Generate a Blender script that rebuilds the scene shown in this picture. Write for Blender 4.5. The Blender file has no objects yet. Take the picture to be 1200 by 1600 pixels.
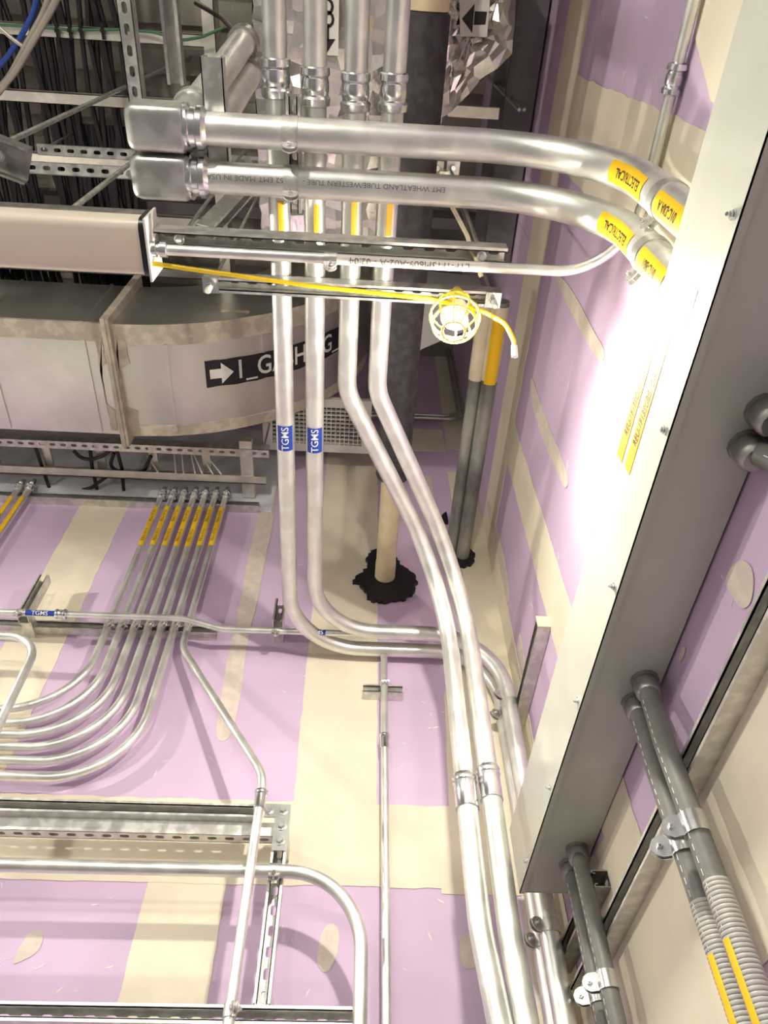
import bpy, bmesh, math, random
from mathutils import Vector, Matrix
random.seed(7)
C = bpy.context.collection
S = bpy.context.scene
PI = math.pi

# ------------------------------------------------------------------ camera, world, exposure
CAM = Vector((0, 0, 1.6)); FPX = 1158.0
vz = Vector((-8, -850, FPX)).normalized()
vy = Vector((-110, 1600, FPX)); vy = (vy - vz * vy.dot(vz)).normalized()
vx = vy.cross(vz)
WM = Matrix((vx, vy, vz))                       # camera (right, down, forward) -> world
cam = bpy.data.cameras.new('camera'); co = bpy.data.objects.new('camera', cam); C.objects.link(co)
UP = Vector((0, 0, 1)); DN = -UP; V3 = Vector
R3 = WM @ Matrix(((1, 0, 0), (0, -1, 0), (0, 0, -1)))
co.matrix_world = Matrix.Translation(CAM) @ R3.to_4x4()
cam.sensor_width = 36; cam.sensor_fit = 'AUTO'; cam.lens = 36 * FPX / 1600; cam.clip_start = 0.01
S.camera = co
S.view_settings.view_transform = 'Standard'; S.view_settings.look = 'None'
S.view_settings.gamma = 1; S.view_settings.use_curve_mapping = False
S.view_settings.exposure = 1.0
w = bpy.data.worlds.new('world'); S.world = w; w.use_nodes = True
w.node_tree.nodes['Background'].inputs[0].default_value = (1.0, 0.95, 0.86, 1)
w.node_tree.nodes['Background'].inputs[1].default_value = 0.05
LAMP_POWER = 28.0                               # radiant power of one string-light bulb
FILL_POWER = 32.0                               # each added fill light

def ray(px, py): return (WM @ Vector((px - 600, py - 800, FPX))).normalized()
def PX(px, py, v): r = ray(px, py); return CAM + r * ((v - CAM.x) / r.x)
def PY(px, py, v): r = ray(px, py); return CAM + r * ((v - CAM.y) / r.y)
def PZ(px, py, v): r = ray(px, py); return CAM + r * ((v - CAM.z) / r.z)

# ------------------------------------------------------------------ materials
def mat(name, col, rough=.5, metal=0, var=.06, scale=8, bump=0, bscale=40, streak=None, col2=None, mix2=(.45, .6), rvar=0, emit=0, spec=.5, coat=0, stretch=None):
    m = bpy.data.materials.new(name); m.use_nodes = True
    n = m.node_tree.nodes; l = m.node_tree.links; b = n['Principled BSDF']
    b.inputs['Metallic'].default_value = metal; b.inputs['Roughness'].default_value = rough
    b.inputs['Specular IOR Level'].default_value = spec
    if coat: b.inputs['Coat Weight'].default_value = coat; b.inputs['Coat Roughness'].default_value = .12
    tc = n.new('ShaderNodeTexCoord'); mp = n.new('ShaderNodeMapping'); l.new(tc.outputs['Object'], mp.inputs[0])
    if stretch: mp.inputs['Scale'].default_value = stretch
    nz = n.new('ShaderNodeTexNoise'); nz.inputs['Scale'].default_value = scale; nz.inputs['Detail'].default_value = 5
    l.new(mp.outputs[0], nz.inputs['Vector'])
    rp = n.new('ShaderNodeValToRGB'); l.new(nz.outputs['Fac'], rp.inputs[0])
    c2 = col2 or tuple(max(0, c * (1 - var * 2)) for c in col)
    rp.color_ramp.elements[0].position = mix2[0]; rp.color_ramp.elements[1].position = mix2[1]
    rp.color_ramp.elements[0].color = (*c2, 1); rp.color_ramp.elements[1].color = (*col, 1)
    l.new(rp.outputs[0], b.inputs['Base Color'])
    if rvar:
        mr = n.new('ShaderNodeMapRange'); l.new(nz.outputs['Fac'], mr.inputs[0])
        mr.inputs[1].default_value = .3; mr.inputs[2].default_value = .7
        mr.inputs[3].default_value = max(.05, rough - rvar); mr.inputs[4].default_value = min(1, rough + rvar)
        l.new(mr.outputs[0], b.inputs['Roughness'])
    if bump:
        n2 = n.new('ShaderNodeTexNoise'); n2.inputs['Scale'].default_value = bscale; n2.inputs['Detail'].default_value = 6
        l.new(mp.outputs[0], n2.inputs['Vector'])
        bp = n.new('ShaderNodeBump'); bp.inputs['Strength'].default_value = bump; bp.inputs['Distance'].default_value = .004
        l.new(n2.outputs['Fac'], bp.inputs['Height']); l.new(bp.outputs[0], b.inputs['Normal'])
    if emit:
        b.inputs['Emission Color'].default_value = (*col, 1); b.inputs['Emission Strength'].default_value = emit
    return m
M = {}
M['emt'] = mat('emt_steel', (.86, .87, .82), .40, .86, .05, 14, .06, 90, rvar=.08)
M['emt_old'] = mat('weathered_steel', (.66, .67, .63), .42, .9, .09, 16, .1, 60, rvar=.08)
M['patina'] = mat('patina_steel', (.46, .47, .42), .5, .6, .1, 9, .2, 40, col2=(.17, .175, .16), mix2=(.35, .65), stretch=(1, .4, 1))
M['zinc'] = mat('zinc_fitting', (.82, .84, .84), .22, 1, .06, 30, .05, 60)
M['strut'] = mat('galvanized_strut', (.78, .78, .73), .40, .88, .10, 30, .08, 120, rvar=.08)
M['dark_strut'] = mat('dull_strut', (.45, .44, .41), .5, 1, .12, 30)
M['rung'] = mat('aluminium_tray', (.86, .83, .74), .42, .8, .08, 12, .05, 60, rvar=.08)
M['duct'] = mat('duct_sheet', (.70, .70, .64), .33, .95, .05, 5, .05, 7, rvar=.05)
M['seal'] = mat('duct_sealant', (.60, .54, .43), .8, 0, .12, 20, .5, 60)
M['purple'] = mat('purple_gypsum', (.62, .47, .65), .75, 0, .035, 3, .05, 120)
M['mud'] = mat('joint_compound', (.78, .71, .56), .8, 0, .05, 4, .10, 50)
M['mud2'] = mat('rough_compound', (.68, .60, .52), .85, 0, .05, 30, .4, 70)
M['paint'] = mat('grey_enamel', (.56, .57, .49), .32, 0, .03, 7, .02, 40, coat=.3)
M['flex'] = mat('grey_flex_jacket', (.15, .15, .135), .45, 0, .06, 30)
M['white'] = mat('white_plastic', (.78, .76, .70), .45)
M['lens'] = mat('frosted_lens', (.72, .64, .53), .4, 0, .02, 2)
M['black'] = mat('black_jacket', (.012, .012, .014), .35, 0, .1, 20)
M['blackrub'] = mat('black_insulation', (.05, .047, .052), .6, 0, .2, 30, .5, 40)
M['fire'] = mat('black_firestop', (.012, .010, .014), .5, 0, .1, 30, .8, 60)
M['yellow'] = mat('yellow_jacket', (.80, .56, .01), .4)
M['ylabel'] = mat('yellow_label', (.86, .52, .005), .5, 0, .02)
M['blue'] = mat('blue_label', (.008, .045, .34), .45, 0, .02)
M['bluec'] = mat('blue_cable', (.02, .06, .30), .4)
M['ink'] = mat('black_ink', (.012, .011, .012), .6)
M['greyink'] = mat('grey_ink', (.16, .16, .15), .6)
M['wink'] = mat('white_ink', (.84, .82, .77), .6)
M['tape'] = mat('cream_tape', (.72, .64, .46), .5)
M['cream'] = mat('cream_pipe', (.70, .60, .38), .5, 0, .05, 12)
M['foil'] = mat('foil_wrap', (.84, .82, .78), .24, .93, .08, 8, .55, 22)
M['deck'] = mat('ceiling_deck', (.42, .40, .32), .7, 0, .2, 3, .2, 20)
M['beam'] = mat('dark_beam', (.17, .15, .165), .6, 0, .15, 6)
M['conc'] = mat('floor_concrete', (.15, .15, .14), .7, 0, .1, 2)
M['plain'] = mat('painted_wall', (.70, .70, .66), .8, 0, .04, 2)
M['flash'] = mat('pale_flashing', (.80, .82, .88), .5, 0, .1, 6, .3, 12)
M['bulb'] = mat('lit_bulb', (1.0, .95, .82), .4)
M['cage'] = mat('yellow_cage', (.86, .70, .10), .4)
M['grey_cable'] = mat('grey_cable', (.42, .39, .33), .4, .5)
M['thread'] = mat('threaded_rod', (.66, .64, .58), .35, 1, .1, 200, .4, 300)
nt = M['bulb'].node_tree; nt.nodes['Principled BSDF'].inputs['Emission Color'].default_value = (1.0, .95, .82, 1)
BULB_R = .034
nt.nodes['Principled BSDF'].inputs['Emission Strength'].default_value = LAMP_POWER / (1.38 * PI * BULB_R ** 2 * PI)

# ------------------------------------------------------------------ mesh builder
class MB:
    def __init__(s): s.v = []; s.f = []
    def add(s, vs, fs):
        o = len(s.v); s.v += [Vector(v) for v in vs]; s.f += [tuple(i + o for i in f) for f in fs]; return s
    def box(s, a, b):
        x0, y0, z0 = (min(a[i], b[i]) for i in range(3)); x1, y1, z1 = (max(a[i], b[i]) for i in range(3))
        return s.add([(x, y, z) for x in (x0, x1) for y in (y0, y1) for z in (z0, z1)],
                     [(0, 1, 3, 2), (4, 6, 7, 5), (0, 4, 5, 1), (2, 3, 7, 6), (0, 2, 6, 4), (1, 5, 7, 3)])
    def obox(s, o, u, v, n, lu, lv, ln):           # o corner, unit axes and lengths
        p = [o + u * (a * lu) + v * (b * lv) + n * (c * ln) for a in (0, 1) for b in (0, 1) for c in (0, 1)]
        return s.add(p, [(0, 1, 3, 2), (4, 6, 7, 5), (0, 4, 5, 1), (2, 3, 7, 6), (0, 2, 6, 4), (1, 5, 7, 3)])
    def lathe(s, o, d, prof, n=24, close=True):   # prof: list of (distance along d, radius)
        d = d.normalized(); a = d.orthogonal().normalized(); b = d.cross(a); vs = []
        for t, r in prof:
            for k in range(n):
                g = 2 * PI * k / n; vs.append(o + d * t + (a * math.cos(g) + b * math.sin(g)) * r)
        fs = [(i * n + k, i * n + (k + 1) % n, (i + 1) * n + (k + 1) % n, (i + 1) * n + k) for i in range(len(prof) - 1) for k in range(n)]
        if close: fs += [tuple(range(n - 1, -1, -1)), tuple(range((len(prof) - 1) * n, len(prof) * n))]
        return s.add(vs, fs)
    def tube(s, P, r, n=20):
        vs = []; fs = []
        for i, (p, t, a, b) in enumerate(zip(P.p, P.t, P.a, P.b)):
            rr = r(i) if callable(r) else r
            for k in range(n):
                g = 2 * PI * k / n; vs.append(p + (a * math.cos(g) + b * math.sin(g)) * rr)
        m = len(P.p)
        for i in range(m - 1):
            for k in range(n): fs.append((i * n + k, i * n + (k + 1) % n, (i + 1) * n + (k + 1) % n, (i + 1) * n + k))
        fs += [tuple(range(n - 1, -1, -1)), tuple(range((m - 1) * n, m * n))]
        return s.add(vs, fs)
    def prism(s, poly, d):                          # closed polygon and extrusion vector
        n = len(poly); vs = [Vector(p) for p in poly] + [Vector(p) + d for p in poly]
        fs = [tuple(range(n)), tuple(range(2 * n - 1, n - 1, -1))] + [(i, (i + 1) % n, (i + 1) % n + n, i + n) for i in range(n)]
        return s.add(vs, fs)

class Path:
    def __init__(s, pts, R=0, step=5):
        pts = [Vector(p) for p in pts]; out = [pts[0]]
        Rs = R if isinstance(R, (list, tuple)) else [R] * (len(pts) - 2)
        for i in range(1, len(pts) - 1):
            p, q, r_ = pts[i - 1], pts[i], pts[i + 1]; u = (p - q).normalized(); v = (r_ - q).normalized()
            ang = PI - u.angle(v); rad = Rs[i - 1]
            if rad < 1e-5 or ang < 1e-3: out.append(q); continue
            d = min(rad * math.tan(ang / 2), .49 * (p - q).length if i > 1 else .98 * (p - q).length, .49 * (r_ - q).length if i < len(pts) - 2 else .98 * (r_ - q).length)
            rad = d / math.tan(ang / 2); bis = (u + v).normalized(); c = q + bis * (rad / math.cos(ang / 2))
            a0 = q + u * d - c; a1 = q + v * d - c; ns = max(2, int(math.degrees(ang) / step) + 1)
            for k in range(ns + 1):
                t = k / ns; w_ = (a0 * math.sin((1 - t) * ang) + a1 * math.sin(t * ang)) / math.sin(ang); out.append(c + w_)
        out.append(pts[-1]); s.set(out)
    def set(s, out):
        p2 = [out[0]]
        for q in out[1:]:
            if (q - p2[-1]).length > 1e-5: p2.append(q)
        s.p = p2; n = len(p2); seg = [(p2[i + 1] - p2[i]).normalized() for i in range(n - 1)]
        s.t = [seg[0]] + [(seg[i - 1] + seg[i]).normalized() for i in range(1, n - 1)] + [seg[-1]]
        a = s.t[0].orthogonal().normalized(); s.a = []; s.b = []
        for t in s.t:
            a = (a - t * a.dot(t)).normalized(); s.a.append(a); s.b.append(t.cross(a))
        s.s = [0]
        for i in range(n - 1): s.s.append(s.s[-1] + (p2[i + 1] - p2[i]).length)
        s.len = s.s[-1]
    def at(s, d):
        d = min(max(d, 0), s.len); i = 0
        while i < len(s.s) - 2 and s.s[i + 1] < d: i += 1
        f = (d - s.s[i]) / max(1e-9, s.s[i + 1] - s.s[i]); p = s.p[i].lerp(s.p[i + 1], f)
        t = s.t[i].lerp(s.t[i + 1], f).normalized(); a = s.a[i].lerp(s.a[i + 1], f); a = (a - t * a.dot(t)).normalized()
        return p, t, a, t.cross(a)
    def near(s, q):
        best = (1e9, 0)
        for i in range(len(s.p) - 1):
            e = s.p[i + 1] - s.p[i]; f = min(1, max(0, (q - s.p[i]).dot(e) / e.length_squared))
            d = (s.p[i] + e * f - q).length
            if d < best[0]: best = (d, s.s[i] + e.length * f)
        return best[1]
    def near_px(s, px, py):                          # place on the run that is seen at this point of the photograph
        r = ray(px, py); best = (1e9, 0)
        for k in range(401):
            d = s.len * k / 400; v = s.at(d)[0] - CAM; m = (v - r * v.dot(r)).length / max(.1, v.length)
            if m < best[0] and v.dot(r) > 0: best = (m, d)
        return best[1]

def link(name, mb, m, parent=None, label=None, cat=None, group=None, kind=None, sharp=38):
    me = bpy.data.meshes.new(name); o = bpy.data.objects.new(name, me); C.objects.link(o)
    if parent is None:
        lo = Vector([min(v[i] for v in mb.v) for i in range(3)]); hi = Vector([max(v[i] for v in mb.v) for i in range(3)])
        base = (lo + hi) / 2; o.location = base; o['_o'] = list(base)
    else:
        base = Vector(parent['_o']); o.parent = parent; o['_o'] = list(base)
    me.from_pydata([v - base for v in mb.v], [], mb.f); me.validate()
    bm = bmesh.new(); bm.from_mesh(me); bmesh.ops.recalc_face_normals(bm, faces=bm.faces); bm.to_mesh(me); bm.free()
    if m: me.materials.append(M[m])
    me.polygons.foreach_set('use_smooth', [True] * len(me.polygons)); me.set_sharp_from_angle(angle=math.radians(sharp))
    if label: o['label'] = label
    if cat: o['category'] = cat
    if group: o['group'] = group
    if kind: o['kind'] = kind
    return o
def empty(name, loc, label, cat, group=None):
    o = bpy.data.objects.new(name, None); C.objects.link(o); o.location = loc; o['_o'] = list(loc)
    o['label'] = label; o['category'] = cat; o.empty_display_size = .05
    if group: o['group'] = group
    return o

# ------------------------------------------------------------------ lettering
_tc = {}
def glyphs(s, size, bold=.0, sx=1.0):
    k = (s, size, bold, sx)
    if k in _tc: return _tc[k]
    c = bpy.data.curves.new('t', 'FONT'); c.body = s; c.size = size; c.align_x = 'CENTER'; c.align_y = 'CENTER'; c.resolution_u = 3; c.offset = bold * size
    o = bpy.data.objects.new('t', c); C.objects.link(o); bpy.context.view_layer.update()
    e = o.evaluated_get(bpy.context.evaluated_depsgraph_get()); me = e.to_mesh()
    vs = [Vector((v.co.x * sx, v.co.y, 0)) for v in me.vertices]; fs = [tuple(p.vertices) for p in me.polygons]
    e.to_mesh_clear(); bpy.data.objects.remove(o); bpy.data.curves.remove(c)
    # centre on the inked box
    if vs:
        mid = Vector(((min(v.x for v in vs) + max(v.x for v in vs)) / 2, (min(v.y for v in vs) + max(v.y for v in vs)) / 2, 0)); vs = [v - mid for v in vs]
    # cut into strips so that the letters follow a curve
    bm = bmesh.new(); bv = [bm.verts.new(v) for v in vs]
    for f in fs:
        try: bm.faces.new([bv[i] for i in f])
        except ValueError: pass
    h = size * .4
    for q in (-.6, -.2, .2, .6):
        bmesh.ops.bisect_plane(bm, geom=bm.verts[:] + bm.edges[:] + bm.faces[:], plane_co=(0, h * q, 0), plane_no=(0, 1, 0))
    bm.verts.index_update(); r = ([v.co.copy() for v in bm.verts], [tuple(v.index for v in f.verts) for f in bm.faces]); bm.free()
    _tc[k] = r; return r
def wrap(path, sc, sgn, outward, r, pts):            # flat (u,v) -> pipe surface
    out = []
    for q in pts:
        p, t, a, b = path.at(sc + sgn * q[0]); n = outward - t * outward.dot(t); n.normalize(); ev = n.cross(t * sgn); ph = q[1] / r
        out.append(p + (n * math.cos(ph) + ev * math.sin(ph)) * r)
    return out
def pipe_label(path, r, sc, sgn, out, L, W, m, parent, text='', size=.02, ink='ink', sx=1, bold=.01, rot=0, name='label', tshift=0, label=None):
    nu = max(2, int(L / .012)); nv = max(4, int(W / .006)); mb = MB()
    pts = [(-L / 2 + L * i / nu, -W / 2 + W * j / nv) for i in range(nu + 1) for j in range(nv + 1)]
    quad = [(i * (nv + 1) + j, (i + 1) * (nv + 1) + j, (i + 1) * (nv + 1) + j + 1, i * (nv + 1) + j + 1) for i in range(nu) for j in range(nv)]
    mb.add(wrap(path, sc, sgn, out, r + .0012, pts), quad)
    lo = link(name, mb, m, parent, label=label)
    if text: pipe_text(path, r + .0018, sc + sgn * tshift, sgn, out, text, size, ink, lo, sx, bold, rot)
    return lo
def pipe_text(path, r, sc, sgn, out, text, size, ink, parent, sx=1, bold=.01, rot=0, v0=0):
    vs, fs = glyphs(text, size, bold, sx)
    if rot: vs = [Vector((-v.y, v.x, 0)) for v in vs]
    mb = MB().add(wrap(path, sc, sgn, out, r, [(v.x, v.y + v0) for v in vs]), fs); return link('lettering', mb, ink, parent)
def flat_text(o, u, v, text, size, ink, parent, sx=1, bold=.01, off=.0008):
    n = u.cross(v).normalized(); vs, fs = glyphs(text, size, bold, sx)
    return link('lettering', MB().add([o + u * q.x + v * q.y + n * off for q in vs], fs), ink, parent)

# ------------------------------------------------------------------ parts kit
def hexhead(o, d, r, h, washer=0):
    mb = MB(); d = d.normalized()
    if washer: mb.lathe(o, d, [(0, washer), (.0025, washer)], 16)
    mb.lathe(o + d * (.0025 if washer else 0), d, [(0, r), (h * .8, r), (h, r * .85)], 6); return mb
def coupling(path, sc, r, parent, L=.09, style='comp', name='coupling', m='zinc'):
    p, t, a, b = path.at(sc); o = p - t * L / 2
    if style == 'comp':
        pr = [(0, r + .001), (.003, r + .007), (L * .2, r + .008), (L * .26, r + .004), (L * .30, r + .0035), (L * .36, r + .0055), (L * .62, r + .0055), (L * .66, r + .0035), (L * .72, r + .004), (L * .78, r + .009), (L - .003, r + .007), (L, r + .001)]
    elif style == 'set':
        pr = [(0, r + .0005), (.002, r + .004), (L * .08, r + .006), (L * .12, r + .003), (L * .2, r + .0025), (L * .24, r + .006), (L * .28, r + .003), (L * .97, r + .003), (L, r + .0035), (L, r)]
    else:
        pr = [(0, r), (0, r + .003), (L * .2, r + .003), (L * .25, r + .0045), (L * .35, r + .003), (L * .75, r + .003), (L * .8, r + .0045), (L, r + .003), (L, r)]
    return link(name, MB().lathe(o, t, pr, 28, False), m, parent)
def clamp(path, sc, r, parent, ear, wd=.03, el=.024, m='strut', name='pipe_clamp'):
    p, t, a, b = path.at(sc); ear = (ear - t * ear.dot(t)).normalized(); sd = t.cross(ear); mb = MB()
    mb.lathe(p - t * wd / 2, t, [(0, r), (0, r + .0025), (wd, r + .0025), (wd, r)], 28, False)
    for q in (-1, 1):
        oo = p + ear * (r - .001) + sd * (q * .0045) - t * wd / 2; k = []
        for (x, y) in ((0, 0), (el * .55, 0), (el * .85, wd * .15), (el, wd * .4), (el, wd * .6), (el * .85, wd * .85), (el * .55, wd), (0, wd)): k.append(oo + ear * x + t * y)
        mb.prism(k, sd * (.0025 * q))
    c = link(name, mb, m, parent); o = p + ear * (r + el * .52)
    bb = hexhead(o + sd * .007, sd, .0065, .006); bb.lathe(o - sd * .018, sd, [(0, .0032), (.026, .0032)], 8)
    bb.lathe(o - sd * .0125, sd, [(0, .0062), (.0055, .0062)], 6); link('bolt', bb, 'zinc', c); return c
def conduit(name, label, pts, R, r, m='emt', group=None, cat='conduit', n=24):
    P = Path(pts, R); return link(name, MB().tube(P, r, n), m, None, label, cat, group), P
def slotted(mb, o, u, v, n, L, W, t, pitch=.0508, sl=.0286, sw=.0143, start=0):
    N = max(1, round(L / pitch)); pt = L / N; sl = min(sl, pt * .7); angs = []
    h = sl / 2 - sw / 2; hu, hv = pt / 2, W / 2
    for k in range(12): angs.append(2 * PI * k / 12 + PI / 12)
    ca = math.atan2(hv, hu); angs += [ca, PI - ca, PI + ca, 2 * PI - ca]; angs.sort()
    def inner(g):
        x, y = math.cos(g), math.sin(g)                     # ray against a stadium
        if abs(y) > 1e-6:
            q = (sw / 2) / abs(y)
            if abs(x * q) <= h: return (x * q, y * q)
        s_ = 1 if x > 0 else -1; bq = x * h * s_; cq = h * h - sw * sw / 4; d = bq + math.sqrt(max(0, bq * bq - cq)); return (x * d, y * d)
    def outer(g):
        x, y = math.cos(g), math.sin(g); q = min(hu / abs(x) if abs(x) > 1e-9 else 9, hv / abs(y) if abs(y) > 1e-9 else 9); return (x * q, y * q)
    K = len(angs)
    for i in range(N):
        c = o + u * (pt * (i + .5)) + v * (W / 2); vs = []
        for (fn, z) in ((outer, 0), (inner, 0), (outer, t), (inner, t)):
            for g in angs: x, y = fn(g); vs.append(c + u * x + v * y + n * z)
        fs = []
        for k in range(K):
            j = (k + 1) % K
            fs += [(k, j, K + j, K + k), (2 * K + k, 3 * K + k, 3 * K + j, 2 * K + j), (K + k, K + j, 3 * K + j, 3 * K + k)]
        mb.add(vs, fs)
def strut_mesh(p0, p1, op, w_=.0413, h=.0413, t=.0027, slots=True, back_slots_only=True):
    p0, p1 = Vector(p0), Vector(p1); u = (p1 - p0).normalized(); L = (p1 - p0).length; op = Vector(op); op = (op - u * op.dot(u)).normalized(); v = op.cross(u); mb = MB()
    o = p0 - v * w_ / 2 - op * h / 2
    if slots: slotted(mb, o, u, v, op, L, w_, t)
    else: mb.obox(o, u, v, op, L, w_, t)
    mb.obox(o, u, v, op, L, t, h); mb.obox(o + v * (w_ - t), u, v, op, L, t, h)
    mb.obox(o + v * t + op * (h - t), u, v, op, L, .0068, t); mb.obox(o + v * (w_ - t - .0068) + op * (h - t), u, v, op, L, .0068, t)
    mb.obox(o + v * (t + .0068 - t) + op * (h - .0085), u, v, op, L, t, .0085); mb.obox(o + v * (w_ - t - .0068) + op * (h - .0085), u, v, op, L, t, .0085)
    return mb
def strut(p0, p1, op, label, group=None, m='strut', parent=None, name='strut_channel', **k):
    return link(name, strut_mesh(p0, p1, op, **k), m, parent, label, None if parent else 'strut', group)
def rod(name, label, a, b, r=.0048, m='thread', group=None, cat='rod', parent=None):
    return link(name, MB().tube(Path([a, b]), r, 10), m, parent, label, cat if not parent else None, group)

# ------------------------------------------------------------------ the setting
YB, XR, ZC = 2.2, .635, 6.5
XL, YF = -4.6, -5.0
def structure(name, mb, m): return link(name, mb, m, None, kind='structure')
wall_back = structure('wall_back', MB().box((XL, YB + .014, 0), (XR + .1, YB + .1, ZC)), 'plain')
wall_right = structure('wall_right', MB().box((XR + .014, YF, 0), (XR + .1, YB + .1, ZC)), 'plain')
structure('wall_left', MB().box((XL - .1, YF, 0), (XL, YB + .1, ZC)), 'plain')
structure('wall_front', MB().box((XL - .1, YF - .1, 0), (XR + .1, YF, ZC)), 'plain')
structure('floor', MB().box((XL - .1, YF - .1, -.1), (XR + .1, YB + .1, 0)), 'conc')
ceiling = structure('ceiling', MB().box((XL - .1, YF - .1, ZC), (XR + .1, YB + .1, ZC + .1)), 'deck')
for k in range(30):                                   # deck ribs, running across the room
    y = YF + .15 + k * .24
    if y < YB - .1: link('deck_rib', MB().box((XL, y, ZC - .06), (XR + .01, y + .12, ZC)), 'deck', ceiling)

def board(parent, axis, a0, a1, z0, z1):
    g = .0012
    if axis == 'y': mb = MB().box((a0 + g, YB, z0 + g), (a1 - g, YB + .0135, z1 - g))
    else: mb = MB().box((XR, a0 + g, z0 + g), (XR + .0135, a1 - g, z1 - g))
    link('gypsum_board', mb, 'purple', parent)
H0 = 2.855
for k in range(-4, 1):
    a = -.026 + 1.22 * k
    for (z0, z1, sh) in ((H0, H0 + 2.44, 0), (H0 + 2.44, ZC, -.6), (H0 - 2.44, H0, -.40)):
        x0, x1 = max(XL, a + sh), min(XR, a + 1.22 + sh)
        if x1 - x0 > .02: board(wall_back, 'y', x0, x1, z0, z1)
    if k == 0: board(wall_back, 'y', a + 1.22 - .40, XR, H0 - 2.44, H0) if a + .82 < XR else None
for k in range(-5, 2):
    a = .33 + 1.22 * k
    for (z0, z1, sh) in ((2.30, 4.42, 0), (4.42, ZC, .5), (0, 2.30, .44)):
        y0, y1 = max(YF, a + sh), min(YB, a + 1.22 + sh)
        if y1 - y0 > .02: board(wall_right, 'x', y0, y1, z0, z1)

def ragged(poly, jit, step):
    out = []; n = len(poly)
    for i in range(n):
        a, b = poly[i], poly[(i + 1) % n]; k = max(1, int((b - a).length / step)); nr = (b - a).normalized()
        for j in range(k):
            q = a.lerp(b, j / k)
            if j: q = q + Vector((nr.y, -nr.x)) * random.uniform(-jit, jit)
            out.append(q)
    return out
_pk = 0
def patch(wall, pts, m='mud', jit=.003, step=.04, th=.0016, name='joint_compound', off=0):
    """a skim of compound, brushed onto a wall: points in wall coordinates"""
    global _pk
    _pk += 1; off = off + _pk * .00006
    pts = [Vector(p) for p in pts]
    for _ in range(2 if m == 'mud2' else 0):
        pts = [x for i in range(len(pts)) for x in (pts[i].lerp(pts[(i + 1) % len(pts)], .25), pts[i].lerp(pts[(i + 1) % len(pts)], .75))]
    p2 = ragged(pts, jit, step); mb = MB()
    if wall is wall_back: q = [Vector((p.x, YB - off + .0005, p.y)) for p in p2]; d = Vector((0, -th, 0))
    else: q = [Vector((XR - off + .0005, p.x, p.y)) for p in p2]; d = Vector((-th, 0, 0))
    from mathutils.geometry import tessellate_polygon
    n = len(q); mb.add(q + [v + d for v in q], [(i, (i + 1) % n, (i + 1) % n + n, i + n) for i in range(n)])
    for t in tessellate_polygon([q]): mb.f.append(tuple(t)); mb.f.append(tuple(i + n for i in t))
    return link(name, mb, m, wall, sharp=20)
def bpx(pts): return [Vector((p.x, p.z)) for p in (PY(x, y, YB) for x, y in pts)]
def rpx(pts): return [Vector((p.y, p.z)) for p in (PX(x, y, XR) for x, y in pts)]
BW, RW = wall_back, wall_right
# back wall: taped joints
patch(BW, [(-.165, H0 + .1), (.108, H0 + .1), (.108, 5.3), (-.175, 5.3)])
patch(BW, [(-1.35, H0 + .1), (-1.121, H0 + .1), (-1.121, 5.0), (-1.35, 5.0)])
patch(BW, [(-2.5, 2.715), (.30, 2.715), (.30, 2.70), (XR, 2.70), (XR, 2.985), (-2.5, 2.992)], off=.0012)
patch(BW, [(-.568, 1.4), (-.335, 1.4), (-.335, 2.75), (-.565, 2.75)])
patch(BW, [(.50, 3.6), (XR, 3.6), (XR, 5.0), (.49, 5.0)], off=.0004)
patch(BW, [(.345, 2.95), (XR, 2.95), (XR, 3.62), (.47, 3.62), (.36, 3.45)], off=.0004)
patch(BW, [(.535, 1.4), (XR, 1.4), (XR, 2.75), (.535, 2.75)])
patch(BW, [(-2.5, 1.4), (-1.62, 1.4), (-1.62, 2.75), (-2.5, 2.75)])
patch(BW, bpx([(640, 670), (690, 672), (697, 706), (634, 704)]))
patch(BW, bpx([(676, 530), (735, 530), (740, 706), (697, 700), (690, 640)]))
# screw-line and spot patches
patch(BW, bpx([(417, 735), (432, 722), (437, 740), (424, 830), (412, 890), (402, 940), (385, 1010), (380, 1060), (370, 1120), (358, 1155), (345, 1160), (336, 1148), (342, 1110), (357, 1020), (372, 960), (388, 870), (405, 800)]), 'mud2', .004, .03)
patch(BW, bpx([(497, 1480), (505, 1450), (520, 1440), (531, 1455), (528, 1490), (515, 1518), (503, 1520), (495, 1505)]), 'mud2', .004, .02)
patch(BW, bpx([(715, 1470), (730, 1455), (745, 1465), (752, 1500), (738, 1516), (722, 1512)]), 'mud2', .004, .02)
patch(BW, bpx([(48, 1453), (66, 1452), (68, 1470), (58, 1490), (30, 1504), (18, 1508), (30, 1480)]), 'mud2', .003, .02)
patch(BW, bpx([(662, 742), (674, 742), (676, 770), (680, 800), (668, 806), (664, 775)]), 'mud2', .003, .02)
patch(BW, bpx([(690, 940), (702, 938), (704, 975), (695, 985)]), 'mud2', .003, .02)
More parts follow.
